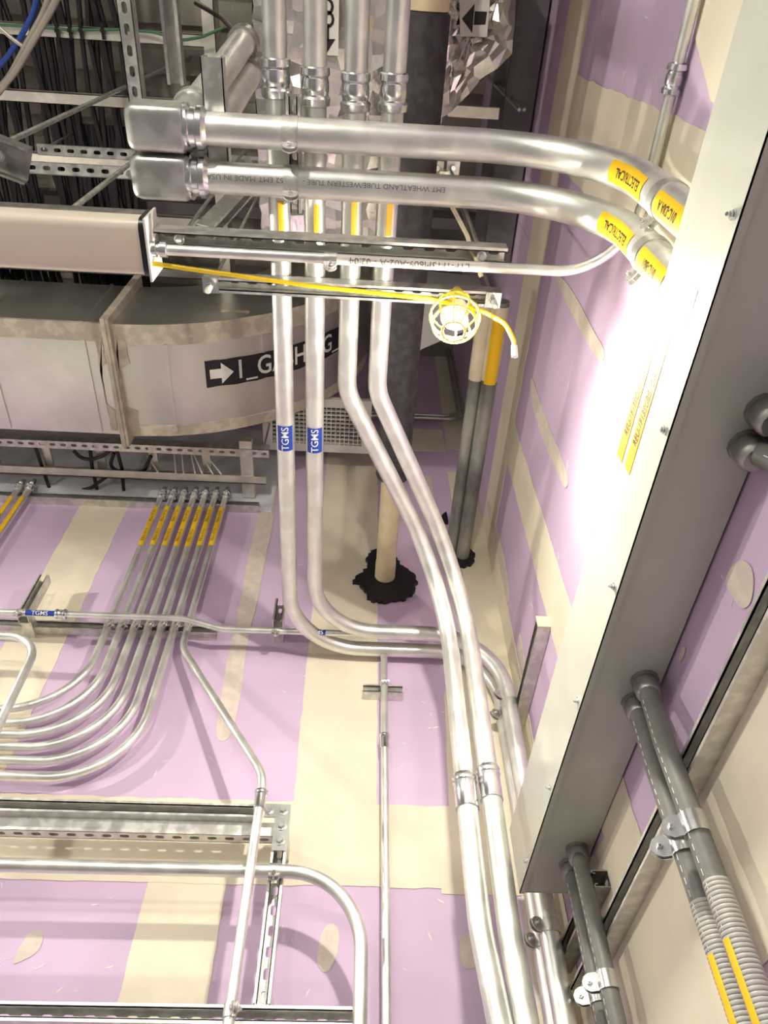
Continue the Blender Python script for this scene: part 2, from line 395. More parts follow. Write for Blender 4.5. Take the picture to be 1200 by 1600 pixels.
# right wall: taped joints
patch(RW, [(-.3, 4.27), (YB, 4.27), (YB, 4.56), (-.3, 4.56)])
patch(RW, [(1.455, 2.4), (1.665, 2.4), (1.665, 4.3), (1.475, 4.3)], off=.0004)
patch(RW, [(.205, 2.8), (.50, 2.8), (.50, 4.3), (.235, 4.3)], off=.0004)
patch(RW, [(2.10, 2.4), (YB, 2.4), (YB, 4.3), (2.06, 4.3)], off=.0004)
zlo = rpx([(1150, 1562)])[0].y
patch(RW, [(-1.2, zlo), (1.30, zlo), (1.33, 1.3), (YB, 1.3), (YB, 2.452), (-1.2, 2.44)])
patch(RW, rpx([(960, 1290), (978, 1225), (1022, 1388), (960, 1480), (905, 1480), (893, 1390)]), off=.0004)
patch(RW, rpx([(1098, -40), (1088, 60), (1112, 158), (1150, 180), (1230, -40)]))
for q in ([(865, 432), (880, 432), (905, 470), (930, 520), (946, 545), (944, 566), (935, 562), (915, 530), (892, 485)],
          [(829, 590), (834, 592), (845, 630), (868, 690), (886, 735), (889, 757), (884, 765), (870, 735), (846, 680), (830, 625)],
          [(762, 783), (765, 784), (780, 830), (793, 890), (797, 930), (794, 948), (783, 905), (768, 830)],
          [(1155, 872), (1180, 885), (1178, 940), (1162, 955), (1145, 930), (1133, 905)],
          [(1068, 1010), (1074, 1012), (1066, 1036), (1060, 1032)],
          [(811, 985), (816, 1000), (822, 1040), (820, 1070), (812, 1045)],
          [(920, 820), (928, 815), (925, 860), (918, 868)]):
    patch(RW, rpx(q), 'mud2', .0025, .03)
for wl, rects in ((BW, ((0, 1380, 200, 1560), (440, 1400, 720, 1590), (610, 1040, 700, 1250), (120, 1000, 340, 1240), (440, 830, 480, 1100))), (RW, ((860, 430, 1000, 900), (830, 600, 900, 980), (1040, 900, 1190, 1250), (900, 20, 1030, 150)))):
    sm = MB()
    for (a_, b_, c_, d_) in rects:
        for k in range(9):
            q = bpx([(random.uniform(a_, c_), random.uniform(b_, d_))])[0] if wl is BW else rpx([(random.uniform(a_, c_), random.uniform(b_, d_))])[0]
            g = random.uniform(0, PI); u = Vector((math.cos(g), math.sin(g))); ln = random.uniform(.004, .018); wd = random.uniform(.0008, .003); n_ = Vector((-u.y, u.x))
            pts = [q - u * ln, q + n_ * wd, q + u * ln, q - n_ * wd]; e_ = .0009
            p3 = [V3((p.x, YB - e_, p.y)) if wl is BW else V3((XR - e_, p.x, p.y)) for p in pts]; sm.prism(p3, V3((0, e_, 0)) if wl is BW else V3((e_, 0, 0)))
    link('scuff_marks', sm, 'white', wl, kind='stuff')
link('corner_bead', MB().box((XR - .0025, 2.146, 0), (XR, 2.149, 4.3)), 'mud2', wall_right)
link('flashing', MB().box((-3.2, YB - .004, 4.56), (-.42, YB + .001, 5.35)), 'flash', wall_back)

# ------------------------------------------------------------------ string lights
def caged_lamp(loc, label, group, ax=(0, 0, -1), bax=None):
    e = empty('caged_lamp', loc, label, 'lamp', group); L = Vector(loc); D_ = -Vector(ax).normalized()      # D_ points to the socket
    A_ = D_.orthogonal().normalized(); B_ = D_.cross(A_)
    F_ = -Vector(bax or ax).normalized()               # bulb turned off the cage axis to steer its light
    bl = link('bulb', MB().lathe(L - F_ * .026, F_, [(.0, .004), (.002, .014), (.007, .024), (.014, .031), (.021, .034)], 24), 'bulb', e)
    link('bulb_neck', MB().lathe(L - F_ * .005, F_, [(.0, .034), (.010, .032), (.03, .024), (.05, .017)], 24), 'white', bl)
    link('socket', MB().lathe(L + D_ * .042, D_, [(0, .017), (.01, .021), (.05, .021), (.06, .014), (.075, .010)], 20), 'cage', e)
    cg = MB(); Rr = .060
    for k in range(10):
        g = 2 * PI * k / 10; d = A_ * math.cos(g) + B_ * math.sin(g); pts = []
        for j in range(9):
            th = -PI / 2 + .42 + (PI * .5 + .55) * j / 8; pts.append(L + d * (Rr * math.cos(th)) + D_ * (Rr * 1.05 * math.sin(th)))
        pp = Path([pts[0], pts[1]]); pp.set(pts); cg.tube(pp, .0024, 6)
    for (zz, rr, tt) in ((-.057, .027, .003), (-.03, .054, .0026), (0, .0605, .003), (.05, .038, .003)):
        pts = [L + A_ * (math.cos(2 * PI * j / 24) * rr) + B_ * (math.sin(2 * PI * j / 24) * rr) + D_ * zz for j in range(25)]
        pp = Path([pts[0], pts[1]]); pp.set(pts); cg.tube(pp, tt, 6)
    link('cage', cg, 'cage', e); return e
LP = Vector((.218, .668, 3.318))
caged_lamp(LP, 'lit bulb in a yellow plastic cage hanging under the slotted strut', 'string light lamps', (-.10, .24, -.96), (-.28, .45, -.85))
caged_lamp(Vector((-2.15, 1.30, 3.62)), 'lit caged bulb of the string light farther along the room', 'string light lamps', (.42, -.1, -.9))

caged_lamp(Vector((-.9, -1.35, 3.0)), 'added caged fill bulb behind the viewer, aimed up at the ladder tray', 'string light lamps', (-.12, .70, .70))  # unseen lamp added to brighten the tray and duct overhead

# unseen fill lights added farther back to brighten the room
for _i, (x, y) in enumerate(((-2.4, -1.3), (-2.4, -3.4), (-.6, -3.4))):
    e = empty('fill_light', (x, y, 3.45), 'added linear fill light farther back in the room, %s' % ('nearest, at the left', 'farthest, at the left', 'behind the viewer')[_i], 'light', 'added fill lights')
    link('housing', MB().box((x - .6, y - .055, 3.45), (x + .6, y + .055, 3.53)), 'white', e)
    for q in (-.5, .5): link('hanger_rod', MB().tube(Path([(x + q, y, 3.53), (x + q, y, ZC)]), .005, 8), 'thread', e)
    la = bpy.data.lights.new('fill_light_lamp', 'AREA'); la.shape = 'RECTANGLE'; la.size = 1.18; la.size_y = .1; la.energy = FILL_POWER; la.color = (1, 1, .96)
    lo = bpy.data.objects.new('fill_light_lamp', la); C.objects.link(lo); lo.parent = e; lo.location = (0, 0, -.004)

# ------------------------------------------------------------------ four overhead conduits
ZT = 3.62; r2 = .0279
tops = {}
for nm, (x, y) in {'A': (440, 450), 'B': (492, 450), 'C': (545, 500), 'D': (595, 500)}.items(): tops[nm] = PZ(x, y, ZT).x
yA = PZ(640, 1016, ZT).y; yB = PZ(640, 989, ZT).y
xdr = .562
oA, pA = conduit('overhead_conduit', 'leftmost silver overhead conduit with blue tag, sweeping low along the back wall', [(tops['A'], -1.2, ZT), (tops['A'], yA, ZT), (xdr, yA, ZT), (xdr, yA, .6)], [.27, .24], r2, group='four overhead conduits')
oB, pB = conduit('overhead_conduit', 'second silver overhead conduit with blue tag, bending right above its twin', [(tops['B'], -1.2, ZT), (tops['B'], yB, ZT), (xdr, yB, ZT), (xdr, yB, .6)], [.24, .27], r2, group='four overhead conduits')
yV = 1.78
def kick(xtop, kpx, vpx, low):
    k1 = PZ(kpx[0], kpx[1], ZT); k1.x = xtop; v = PY(vpx[0], vpx[1], yV); k2 = Vector((v.x, yV, ZT))
    return [(xtop, -1.2, ZT), k1, k2, Vector((v.x, yV, low[0])), Vector((v.x + low[1], yV + low[2], 1.1))]
oC, pC = conduit('overhead_conduit', 'third silver overhead conduit, kicked right then dropping down the corner', kick(tops['C'], (545, 612), (728, 1240), (2.42, .14, .02)), [.18, .36, .5], r2, group='four overhead conduits')
oD, pD = conduit('overhead_conduit', 'fourth silver overhead conduit, kicked right beside the caged lamp and dropping nearest the corner', kick(tops['D'], (594, 612), (763, 1210), (2.40, .07, .0)), [.18, .36, .6], r2, group='four overhead conduits')
for (o, p, q) in ((oA, pA, (425, 128)), (oB, pB, (490, 136)), (oC, pC, (550, 142)), (oD, pD, (610, 148))):
    coupling(p, p.near_px(*q), r2, o, .085)
for (o, p, q) in ((oC, pC, (731, 1240)), (oD, pD, (765, 1226))): coupling(p, p.near_px(*q), r2, o, .10, 'set')
V3 = Vector
for (o, p, q) in ((oA, pA, (445, 681)), (oB, pB, (492, 681))):
    pipe_label(p, r2, p.near_px(*q), -1, V3((.05, -.25, -1)), .088, .052, 'blue', o, 'TGMS', .033, 'wink', .98, .004)
for (o, p, q) in ((oA, pA, (437, 338)), (oB, pB, (493, 338)), (oC, pC, (549, 338)), (oD, pD, (604, 338))):
    pipe_label(p, r2, p.near_px(*q), -1, V3((.25, -.2, -1)), .085, .016, 'ylabel', o, name='yellow_sticker')
for (o, p, q) in ((oB, pB, (797, 1092)), (oA, pA, (772, 1122))):
    clamp(p, p.near_px(*q), r2, o, V3((-1, -.55, 0)), .036, .034)
for (o, p, q) in ((oB, pB, (862, 1450)), (oA, pA, (838, 1475))): clamp(p, p.near_px(*q), r2, o, V3((-1, -.55, 0)), .036, .034)

# ------------------------------------------------------------------ two larger conduits from the pull elbows into the wireway
r3 = .0365; ZE = 3.51
yE = PZ(550, 215, ZE).y; yF = PZ(550, 290, ZE).y; xv = .561
for nm, yy, q0, lab, clp, elp, c2p, idp, idtx in (
    ('E', yE, (318, 207), 'nearer of two wide horizontal conduits running from a pull elbow into the wireway', (455, 212), (1000, 268), (1052, 306), (1068, 330), '01C-DIA A'),
    ('F', yF, (325, 280), 'farther of two wide horizontal conduits, printed along its side and ending in the wireway', (457, 285), (986, 343), (1036, 384), (1050, 408), '01C-B01')):
    x0 = PZ(q0[0], q0[1], ZE).x
    o, p = conduit('wide_conduit', lab, [(x0, yy, ZE), (xv, yy, ZE), (xv, yy, 2.775)], .31, r3, group='wide conduits from the pull elbows', n=32)
    out = V3((-.35, -.35, -1))
    pipe_label(p, r3, p.near_px(*elp) + .038, -1, V3((-.75, -.10, -1)), .19, .048, 'ylabel', o, 'ELECTRICAL', .027, 'ink', .95, .012, tshift=-.005)
    pipe_label(p, r3, p.near_px(*idp) + .02, -1, V3((-1, -.12, -.3)), .15, .046, 'ylabel', o, idtx, .026, 'ink', .8, .012)
    clamp(p, p.near_px(*clp), r3, o, V3((0, .5, -1)), .036, .022)
    clamp(p, p.near_px(*c2p), r3, o, V3((-.5, .8, -.5)), .03, .03)
    if nm == 'F':
        pipe_text(p, r3 + .0008, p.near_px(395, 284), -1, V3((0, -.28, -1)), '02252 EMT MADE IN USA', .0165, 'greyink', o, 1.15, 0)
        pipe_text(p, r3 + .0008, p.near_px(585, 293), -1, V3((0, -.28, -1)), 'EMT WHEATLAND TUBE/WESTERN TUBE -', .0165, 'greyink', o, 1.08, 0)
    # pull elbow: body, hub nipple and riser
    xa, xb = PZ(206 if nm == 'E' else 214, q0[1], ZE).x, PZ(292 if nm == 'E' else 297, q0[1], ZE).x
    hw, hh = .0505, .054; secs = [(xa, .80), (xa + .006, .93), (xa + .02, 1), (xb - .006, 1), (xb, .96)]; mb = MB(); vs = []; n = 32
    for x, s_ in secs:
        for k in range(n):
            g = 2 * PI * k / n; c_, d_ = math.cos(g), math.sin(g); e_ = .36
            vs.append((x, yy + hw * s_ * math.copysign(abs(c_) ** e_, c_), ZE + hh * s_ * math.copysign(abs(d_) ** e_, d_)))
    fs = [(i * n + k, i * n + (k + 1) % n, (i + 1) * n + (k + 1) % n, (i + 1) * n + k) for i in range(len(secs) - 1) for k in range(n)] + [tuple(range(n)), tuple(range(len(secs) * n - 1, (len(secs) - 1) * n - 1, -1))]
    mb.add(vs, fs)
    el = link('pull_elbow', mb, 'emt_old', None, 'boxy cast pull elbow on the %s wide conduit, with a riser to the tray' % ('nearer' if nm == 'E' else 'farther'), 'fitting', 'cast pull elbows')
    hb = PZ(288, 172, ZE + .05) if nm == 'E' else PZ(296, 250, ZE + .05); hb.y = yy - .006; rt = PZ(380, 66, 4.15) if nm == 'E' else PZ(390, 114, 4.15)
    dr = (rt - hb).normalized(); rl_ = (rt - hb).length
    link('hub', MB().lathe(hb - dr * .045, dr, [(0, .048), (.06, .047), (.105, .045), (.108, .049), (.13, .049), (.132, .04)], 28), 'emt_old', el)
    link('riser', MB().lathe(hb + dr * .08, dr, [(0, .0365), (rl_ - .08, .0365)], 28), 'emt', el)
    link('bushing', MB().lathe(hb + dr * (rl_ - .01), dr, [(0, .037), (0, .045), (.028, .045), (.03, .036)], 28), 'dark_strut', el)
    cp = MB().lathe(V3((xb - .004, yy, ZE)), V3((1, 0, 0)), [(0, .052), (.012, .053), (.016, .044), (.028, .043), (.032, .048), (.044, .047), (.050, .040), (.054, .037)], 32)
    link('hub_nut', cp, 'zinc', el)

# ------------------------------------------------------------------ grey wireway on the right wall
wx, wz0, wz1, wy1 = .482, 2.60, 2.778, 1.98
wy = link('wireway', MB().box((wx, -2.2, wz0), (XR - .006, wy1 - .003, wz1)), 'paint', None, 'long grey painted sheet metal wireway along the purple right wall', 'wireway')
link('cover', MB().box((wx - .0022, -2.2, wz0 - .004), (wx, wy1, wz1 + .003)).box((wx - .0022, -2.2, wz0 - .004), (wx + .012, wy1, wz0 - .0018)), 'paint', wy)
link('end_cap', MB().box((wx, wy1 - .003, wz0 - .001), (XR - .01, wy1, wz1)), 'paint', wy)
for (a, b) in ((1148, 335), (1040, 670), (960, 910), (903, 1088), (860, 1225), (823, 1338)):
    q = PX(a, b, wx); mb = hexhead(V3((wx - .0022, q.y, wz0 + .014)), V3((-1, 0, 0)), .0055, .004, .0075)
    mb.lathe(V3((wx - .006, q.y, wz0 + .014)), V3((-1, -.2, -.3)), [(0, .003), (.008, .003)], 6); link('screw', mb, 'zinc', wy)
for (px0, px1, tx) in (((1024, 540), (968, 712), 'REU-1F13SGL01C-B01'), ((1040, 540), (982, 735), 'REU-1F13SGB01C-B01')):
    a, b = PX(px0[0], px0[1], wx), PX(px1[0], px1[1], wx); z = (a.z + b.z) / 2; y0, y1 = a.y - .02, b.y
    xf = wx - .0027
    lb = link('yellow_label', MB().box((xf - .0004, y0, z - .0155), (xf + .0005, y1, z + .0155)), 'ylabel', wy)
    flat_text(V3((xf - .0004, (y0 + y1) / 2 + .0, z)), V3((0, -1, 0)), UP, tx, .026, 'ink', lb, (y1 - y0) * .84 / .345, .015)
a = PX(1090, 450, wx); b = PX(1080, 530, wx)
link('clear_label', MB().box((wx - .003, a.y, a.z - .01), (wx - .0022, b.y, a.z + .012)), 'tape', wy)

# ------------------------------------------------------------------ liquid-tight flex conduits under the wireway
XF = .585
strw = strut((XR - .0215, -.9, 2.383), (XR - .0215, 2.06, 2.383), (-1, 0, 0), 'long strut on the right wall below the wireway', 'wall struts on the right')
def flex(yt, xt, q1, lab, grp, r=.0195, tag=None, c=None, zt=wz0, end=None, y2=0, ribs=True):
    pts = [(xt, yt, zt - .01), (.5725, y2, 2.43), (.5725, y2, 1.3)] if not end else [(xt, yt, zt - .01)] + end
    o, p = conduit('flexible_conduit', lab, pts, .05, r, 'flex', grp, 'conduit', 24)
    link('connector', MB().lathe(V3((xt, yt, zt)), DN, [(0, r + .009), (.008, r + .009), (.009, r + .005), (.014, r + .005), (.015, r + .007), (.036, r + .007), (.042, r + .004), (.046, r + .001)], 12), 'dark_strut', o)
    mb = MB()                                            # printed dashes down the jacket
    for k in range(60):
        s0 = .06 + k * .02
        if s0 + .012 > p.len: break
        mb.add(wrap(p, s0, 1, V3((-1, -.35, 0)), r + .0006, [(0, -.0007), (.011, -.0007), (.011, .0007), (0, .0007)]), [(0, 1, 2, 3)])
    link('printed_line', mb, 'wink', o)
    rg = MB()                                            # corrugation low on the run
    s0 = .42
    while s0 < p.len - .01:
        pp, t, a_, b_ = p.at(s0); rg.lathe(pp - t * .003, t, [(0, r + .0002), (.0015, r + .0009), (.0045, r + .0009), (.006, r + .0002)], 20, False); s0 += .0068
    if not end and ribs: link('corrugation', rg, 'grey_flex', o)
    if c: clamp(p, p.near_px(*c), r, o, V3((-1, .35, 0)), .036, .034, 'zinc')
    if tag: pipe_label(p, r, p.near_px(*tag), 1, V3((-1, -.3, 0)), .16, .014, 'ylabel', o, name='yellow_tag')
    return o, p
M['grey_flex'] = mat('grey_ribbed_jacket', (.40, .385, .35), .5, 0, .06, 30)
f1 = PZ(1012, 1082, wz0); f2 = PZ(996, 1110, wz0); f3 = PZ(906, 1348, wz0); f4 = PZ(890, 1362, wz0)
for f_, xy in ((f1, (.592, 1.122)), (f2, (.590, 1.188)), (f3, (.588, 1.752)), (f4, (.586, 1.828))): f_.x, f_.y = xy
flex(f1.y, f1.x, y2=1.097, ribs=True, q1=(1080, 1290), lab='grey flexible conduit dropping from mid wireway, nearer of the right pair', grp='flexible conduits under the wireway', tag=(1172, 1570), c=(1085, 1288))
flex(f2.y, f2.x, y2=1.162, ribs=True, q1=(1060, 1320), lab='grey flexible conduit dropping from mid wireway, farther of the right pair', grp='flexible conduits under the wireway', tag=(1155, 1592), c=(1067, 1318))
flex(f3.y, f3.x, y2=1.7, ribs=False, q1=(960, 1540), lab='grey flexible conduit dropping at the wireway end, nearer of that pair', grp='flexible conduits under the wireway', c=(945, 1535))
flex(f4.y, f4.x, y2=1.782, ribs=False, q1=(940, 1560), lab='grey flexible conduit dropping at the wireway end, farther of that pair', grp='flexible conduits under the wireway', c=(925, 1555))
f5 = PZ(1192, 640, wz0); f6 = PZ(1165, 695, wz0)
for f, s_ in ((f5, 'upper'), (f6, 'lower')):
    flex(f.y, f.x, None, 'grey flexible conduit leaving the wireway at the right picture edge, %s of the two' % s_, 'flexible conduits under the wireway', .02, end=[(f.x + .02, f.y - .03, wz0 - .12), (f.x + .03, f.y - .12, wz0 - .5)])
# short struts
st2 = strut((XR - .0215, 1.66, 3.30), (XR - .0215, 2.16, 3.30), (-1, 0, 0), 'short strut on the right wall holding the two dropping conduits, pale end cap', 'wall struts on the right')
link('end_cap', MB().box((XR - .044, 1.652, 3.277), (XR - .001, 1.659, 3.323)), 'tape', st2)
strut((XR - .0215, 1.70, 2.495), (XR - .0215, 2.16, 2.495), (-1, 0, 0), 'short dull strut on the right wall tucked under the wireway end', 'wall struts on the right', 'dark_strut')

# ------------------------------------------------------------------ overhead struts, light fixture and its conduit
ZS3 = 3.571
a = PZ(318, 447, ZS3 - .02); b = PZ(782, 466, ZS3 - .02); ys3 = (a.y + b.y) / 2
ZS2 = 3.40
c = PZ(240, 372, ZS2 - .02); d = PZ(792, 402, ZS2 - .02); ys2 = (c.y + d.y) / 2
s3 = strut((a.x, ys3, ZS3), (b.x, ys3, ZS3), DN, 'slotted trapeze strut right under the four overhead conduits, square washers at its ends', 'overhead struts')
for x in (a.x + .02, b.x - .02):
    link('square_washer', MB().box((x - .021, ys3 - .021, ZS3 - .0255), (x + .021, ys3 + .021, ZS3 - .0207)), 'zinc', s3)
    link('nut', hexhead(V3((x, ys3, ZS3 - .0255)), DN, .0105, .011, .014), 'zinc', s3)
    link('rod_cap', MB().lathe(V3((x, ys3, ZS3 - .036)), DN, [(0, .006), (.006, .0075), (.03, .0085), (.036, .006)], 14), 'white', s3)
    rod('threaded_rod', 'threaded rod rising from the %s end of the trapeze strut under the four conduits' % ('left' if x < 0 else 'right'), (x, ys3, ZS3 + .0), (x, ys3, ZC), group='hanger rods')
s2 = strut((c.x, ys2, ZS2), (d.x, ys2, ZS2), DN, 'slotted strut just behind the light fixture conduit, running left to right', 'overhead struts')
for x in (c.x + .06, d.x - .06):
    link('nut', hexhead(V3((x, ys2, ZS2 - .02)), DN, .009, .01, .012), 'zinc', s2)
    rod('threaded_rod', 'threaded rod rising from the %s part of the strut behind the light fixture conduit' % ('left' if x < 0 else 'right'), (x, ys2, ZS2), (x, ys2, ZC), group='hanger rods')
xm = (tops['A'] + tops['B']) / 2
q0 = PZ(455, 150, 3.55)
sy = strut((xm, q0.y, 3.567), (xm, ys2 - .03, 3.567), DN, 'narrow strut between the two tagged conduits carrying the wide conduits', 'overhead struts', w_=.034)
ZL = 3.345; rl = .0122
l0 = PZ(252, 389, ZL); l1 = PZ(700, 415, ZL); yl = (l0.y + l1.y) / 2
gx = .6135; gz = 3.34
oG, pG = conduit('fixture_conduit', 'thin conduit from the light fixture with printed white tag, curving up the right wall', [(l0.x, yl, ZL), (gx, yl, ZL), (gx, -1.5, ZL)], .17, rl)
coupling(pG, pG.near_px(1044, 120), rl, oG, .06, 'comp')
clamp(pG, pG.near_px(516, 405), rl, oG, V3((0, .6, -1)), .03, .02)
pipe_label(pG, rl, pG.near_px(640, 412), -1, V3((0, -.1, -1)), .37, .026, 'white', oG, 'LTP-1F13M609-A02-A - 02:04', .0235, 'greyink', .98, .0, name='white_label')
fz = 3.33; fa = PZ(234, 350, fz); fb = PZ(234, 425, fz); fy0, fy1 = yl - .066, yl + .062; fx1 = l0.x - .03
fx = empty('light_fixture', (fx1 - .7, yl, fz), 'unlit linear light fixture with beige lens and black end gasket', 'light')
def rr(xa, xb, y0, y1, z0, z1, rad):
    pts = []
    for (cy, cz, g0) in ((y0 + rad, z0 + rad, PI), (y1 - rad, z0 + rad, 1.5 * PI)):
        for k in range(6): g = g0 + k * PI / 10; pts.append(V3((xa, cy + rad * math.cos(g), cz + rad * math.sin(g))))
    pts += [V3((xa, y1, z1)), V3((xa, y0, z1))]; return MB().prism(pts, V3((xb - xa, 0, 0)))
link('lens', rr(fx1 - 1.4, fx1 - .012, fy0, fy1, fz, fz + .05, .022), 'lens', fx)
link('housing', MB().box((fx1 - 1.4, fy0 - .002, fz + .05), (fx1 - .006, fy1 + .002, fz + .085)), 'dark_strut', fx)
link('gasket', rr(fx1 - .012, fx1 + .002, fy0 - .003, fy1 + .003, fz - .003, fz + .088, .024), 'black', fx)
link('end_plate', MB().box((fx1 + .002, fy0 - .006, fz - .008), (fx1 + .007, fy1 + .008, fz + .095)), 'white', fx)
link('hub', MB().lathe(V3((fx1 + .007, yl, ZL)), V3((1, 0, 0)), [(0, .018), (.012, .018), (.013, .013), (.02, .013), (.021, .018), (.036, .018), (.038, .013)], 16), 'zinc', fx)
hz = PZ(60, 338, fz + .09)
rod('threaded_rod', 'bare hanger rod holding the unlit light fixture', (hz.x, yl, fz + .085), (hz.x, yl, ZC), .0075, 'strut', group='hanger rods')
# yellow cord
k0 = V3((fx1 - .9, yl + .03, fz + .12)); k1 = V3((fx1 + .005, yl + .05, fz - .012))
kp = [V3((fx1 - 1.3, yl + .09, fz + .05)), k1, LP + V3((-.20, .02, .055)), LP + V3((-.02, .005, .11)), LP + V3((.06, .01, .05)), PZ(790, 505, 3.30), PZ(803, 532, 3.27), PZ(804, 548, 3.25)]
k0 = PZ(30, 413, 3.36); kp[0] = k0; kp[1] = PZ(240, 412, 3.34); kp[2] = PZ(480, 446, 3.345)
kp[3] = PZ(672, 467, 3.36); kp[4] = PZ(752, 485, 3.35)
pp = Path(kp, [.1, .3, .05, .05, .06, .03], 8)
cd = link('yellow_cord', MB().tube(pp, .0056, 10), 'yellow', None, 'yellow string light cord stretched along the strut to the caged lamp', 'cord')
e1 = pp.p[-1]; link('cord_end', MB().lathe(e1, (pp.t[-1]), [(-.012, .0075), (.016, .0078), (.017, .006)], 14), 'white', cd)
# twisted tie hanging by the lamp
tp = [PZ(705, 320, 3.52), PZ(730, 368, 3.47), PZ(738, 395, 3.42), PZ(744, 405, 3.38), PZ(752, 432, 3.36)]
link('tie_wire', MB().tube(Path(tp, .02), .0055, 8), 'tape', None, 'pale twisted tie hanging from the rod above the caged lamp', 'tie')

# ------------------------------------------------------------------ rectangular duct with a rising elbow
dz = 4.5; dy0, dy1 = 1.235, 1.752; dfx = -1.045; RH = 1.06; dh = .45
du = link('duct_run', MB().box((-3.2, dy0, dz), (dfx - .012, dy1, dz + dh)), 'duct', None, 'straight sheet metal duct run at left, smeared with sealant', 'duct', 'sheet metal duct')
n = 20; mb = MB(); prof = [];
for k in range(n + 1):
    g = (PI / 2) * k / n; prof.append((dfx + .012 + RH * math.sin(g), dz + RH - RH * math.cos(g)))
inn = []
for k in range(n + 1):
    g = (PI / 2) * k / n; rr_ = RH - dh; inn.append((dfx + .012 + rr_ * math.sin(g), dz + RH - rr_ * math.cos(g)))
K = len(prof); vs = [(x, y, z) for y in (dy0, dy1) for (x, z) in prof + inn]; fs = []
for s_ in (0, 2 * K):
    for k in range(K - 1): fs.append((s_ + k, s_ + k + 1, s_ + K + k + 1, s_ + K + k))
for k in range(K - 1):
    fs.append((k, k + 1, 2 * K + k + 1, 2 * K + k)); fs.append((K + k, K + k + 1, 3 * K + k + 1, 3 * K + k))
fs += [(0, K, 3 * K, 2 * K), (K - 1, 2 * K - 1, 4 * K - 1, 3 * K - 1)]
de = link('duct_elbow', MB().add(vs, fs), 'duct', None, 'sheet metal duct elbow curving up to the ceiling with black and white tag', 'duct', 'sheet metal duct')
def on_heel(s):                                        # arc length along the heel -> point in XZ and tangent
    g = s / RH; return V3((dfx + .012 + RH * math.sin(g), 0, dz + RH - RH * math.cos(g))), V3((math.cos(g), 0, math.sin(g)))
def heel_pt(s, y, off): p, t = on_heel(s); nn = V3((t.z, 0, -t.x)); return V3((p.x, y, p.z)) + nn * off
def heel_strip(s0, s1, ya, yb, off, n=16):
    vs = []; fs = []
    for i in range(n + 1):
        s = s0 + (s1 - s0) * i / n
        for (y, o_) in ((ya, off), (yb, off), (yb, -.001), (ya, -.001)): vs.append(heel_pt(s, y + random.uniform(-.003, .003) * (o_ > 0 and off > .002), o_))
    for i in range(n):
        for j in range(4): fs.append((i * 4 + j, i * 4 + (j + 1) % 4, i * 4 + 4 + (j + 1) % 4, i * 4 + 4 + j))
    fs += [(0, 1, 2, 3), (n * 4 + 3, n * 4 + 2, n * 4 + 1, n * 4)]; return MB().add(vs, fs)
link('sealant_strip', heel_strip(.0, 1.5, dy0 - .004, dy0 + .085, .003), 'seal', de)
link('sealant_strip', heel_strip(.0, 1.5, dy1 - .05, dy1 + .004, .003), 'seal', de)
link('sealant_strip', MB().box((-3.2, dy0 - .004, dz - .003), (dfx, dy0 + .075, dz + .012)), 'seal', du)
for s, ye_ in ((.2, dy1 - .02), (.62, 1.40)): link('stiffener', heel_strip(s, s + .014, dy0 + .08, ye_, .008, 2), 'duct', de)
# flange joint
fl = MB(); t0, t1 = dfx - .016, dfx + .016; e = .04
fl.box((t0, dy0 - e, dz - e), (t1, dy1 + e, dz)).box((t0, dy0 - e, dz + dh), (t1, dy1 + e, dz + dh + e)).box((t0, dy0 - e, dz), (t1, dy0, dz + dh)).box((t0, dy1, dz), (t1, dy1 + e, dz + dh))
fl.box((dfx - .002, dy0 - e - .005, dz - e - .006), (dfx + .003, dy1 + e + .005, dz - e))
link('flange', fl, 'seal', du)
for x, w_, zz in ((dfx + .03, .06, .002), (dfx - .05, .03, .002)):
    mb = MB(); poly = ragged([Vector((x - w_ / 2, dy0 + .05)), Vector((x + w_ / 2, dy0 + .06)), Vector((x + w_ * .6, dy0 + .17)), Vector((x - w_ / 2, dy0 + .2)), Vector((x - w_ * .4, dy1 - .15)), Vector((x + w_ * .6, dy1 - .12)), Vector((x + w_ / 2, dy1 - .02)), Vector((x - w_ / 2, dy1 - .02))], .004, .03)
    mb.prism([V3((p.x, p.y, dz + .001)) for p in poly], V3((0, 0, -.0048))); link('sealant_smear', mb, 'seal', du if x < dfx else de)
for (p, q) in (((130, 540), (160, 676)), ((0, 612), (19, 678))):
    a_, b_ = PZ(p[0], p[1], dz), PZ(q[0], q[1], dz); x = (a_.x + b_.x) / 2
    link('stiffener', MB().box((x - .008, dy0 + .07, dz - .007), (x + .008, dy1 - .01, dz)), 'duct', du)
    link('stiffener', MB().box((x - .006, dy0 - .007, dz + .01), (x + .006, dy0, dz + dh)), 'duct', du)
x = dfx - 1.05; link('stiffener', MB().box((x, dy0 - .007, dz), (x + .012, dy0, dz + dh)), 'duct', du)
link('cheek_tag', MB().box((-.62, dy0 - .002, dz + .20), (-.50, dy0 - .0005, dz + .225)), 'tape', de)
# black tag with white lettering, wrapped on the heel
ta, tb = .36, 1.27; yc = 1.468; hwid = .062
tl = link('black_tag', heel_strip(ta, tb, yc - hwid, yc + hwid, .0025, 20), 'ink', de)
vs, fs = glyphs('1_GASH_EG_ELM', .125, .012, .72); mxx = max(v.x for v in vs)
sc = (tb - ta - .15) / (2 * mxx); mb = MB()
mb.add([heel_pt((ta + .145 + tb) / 2 - .0 + v.x * sc, yc - v.y, .0042) for v in vs], fs)
ar = [(0, .022), (.05, .022), (.05, .05), (.105, 0), (.05, -.05), (.05, -.022), (0, -.022)]
mb.add([heel_pt(ta + .018 + x, yc - y, .0042) for x, y in ar], [(2, 3, 4), (0, 1, 5, 6)]); link('lettering', mb, 'wink', tl)

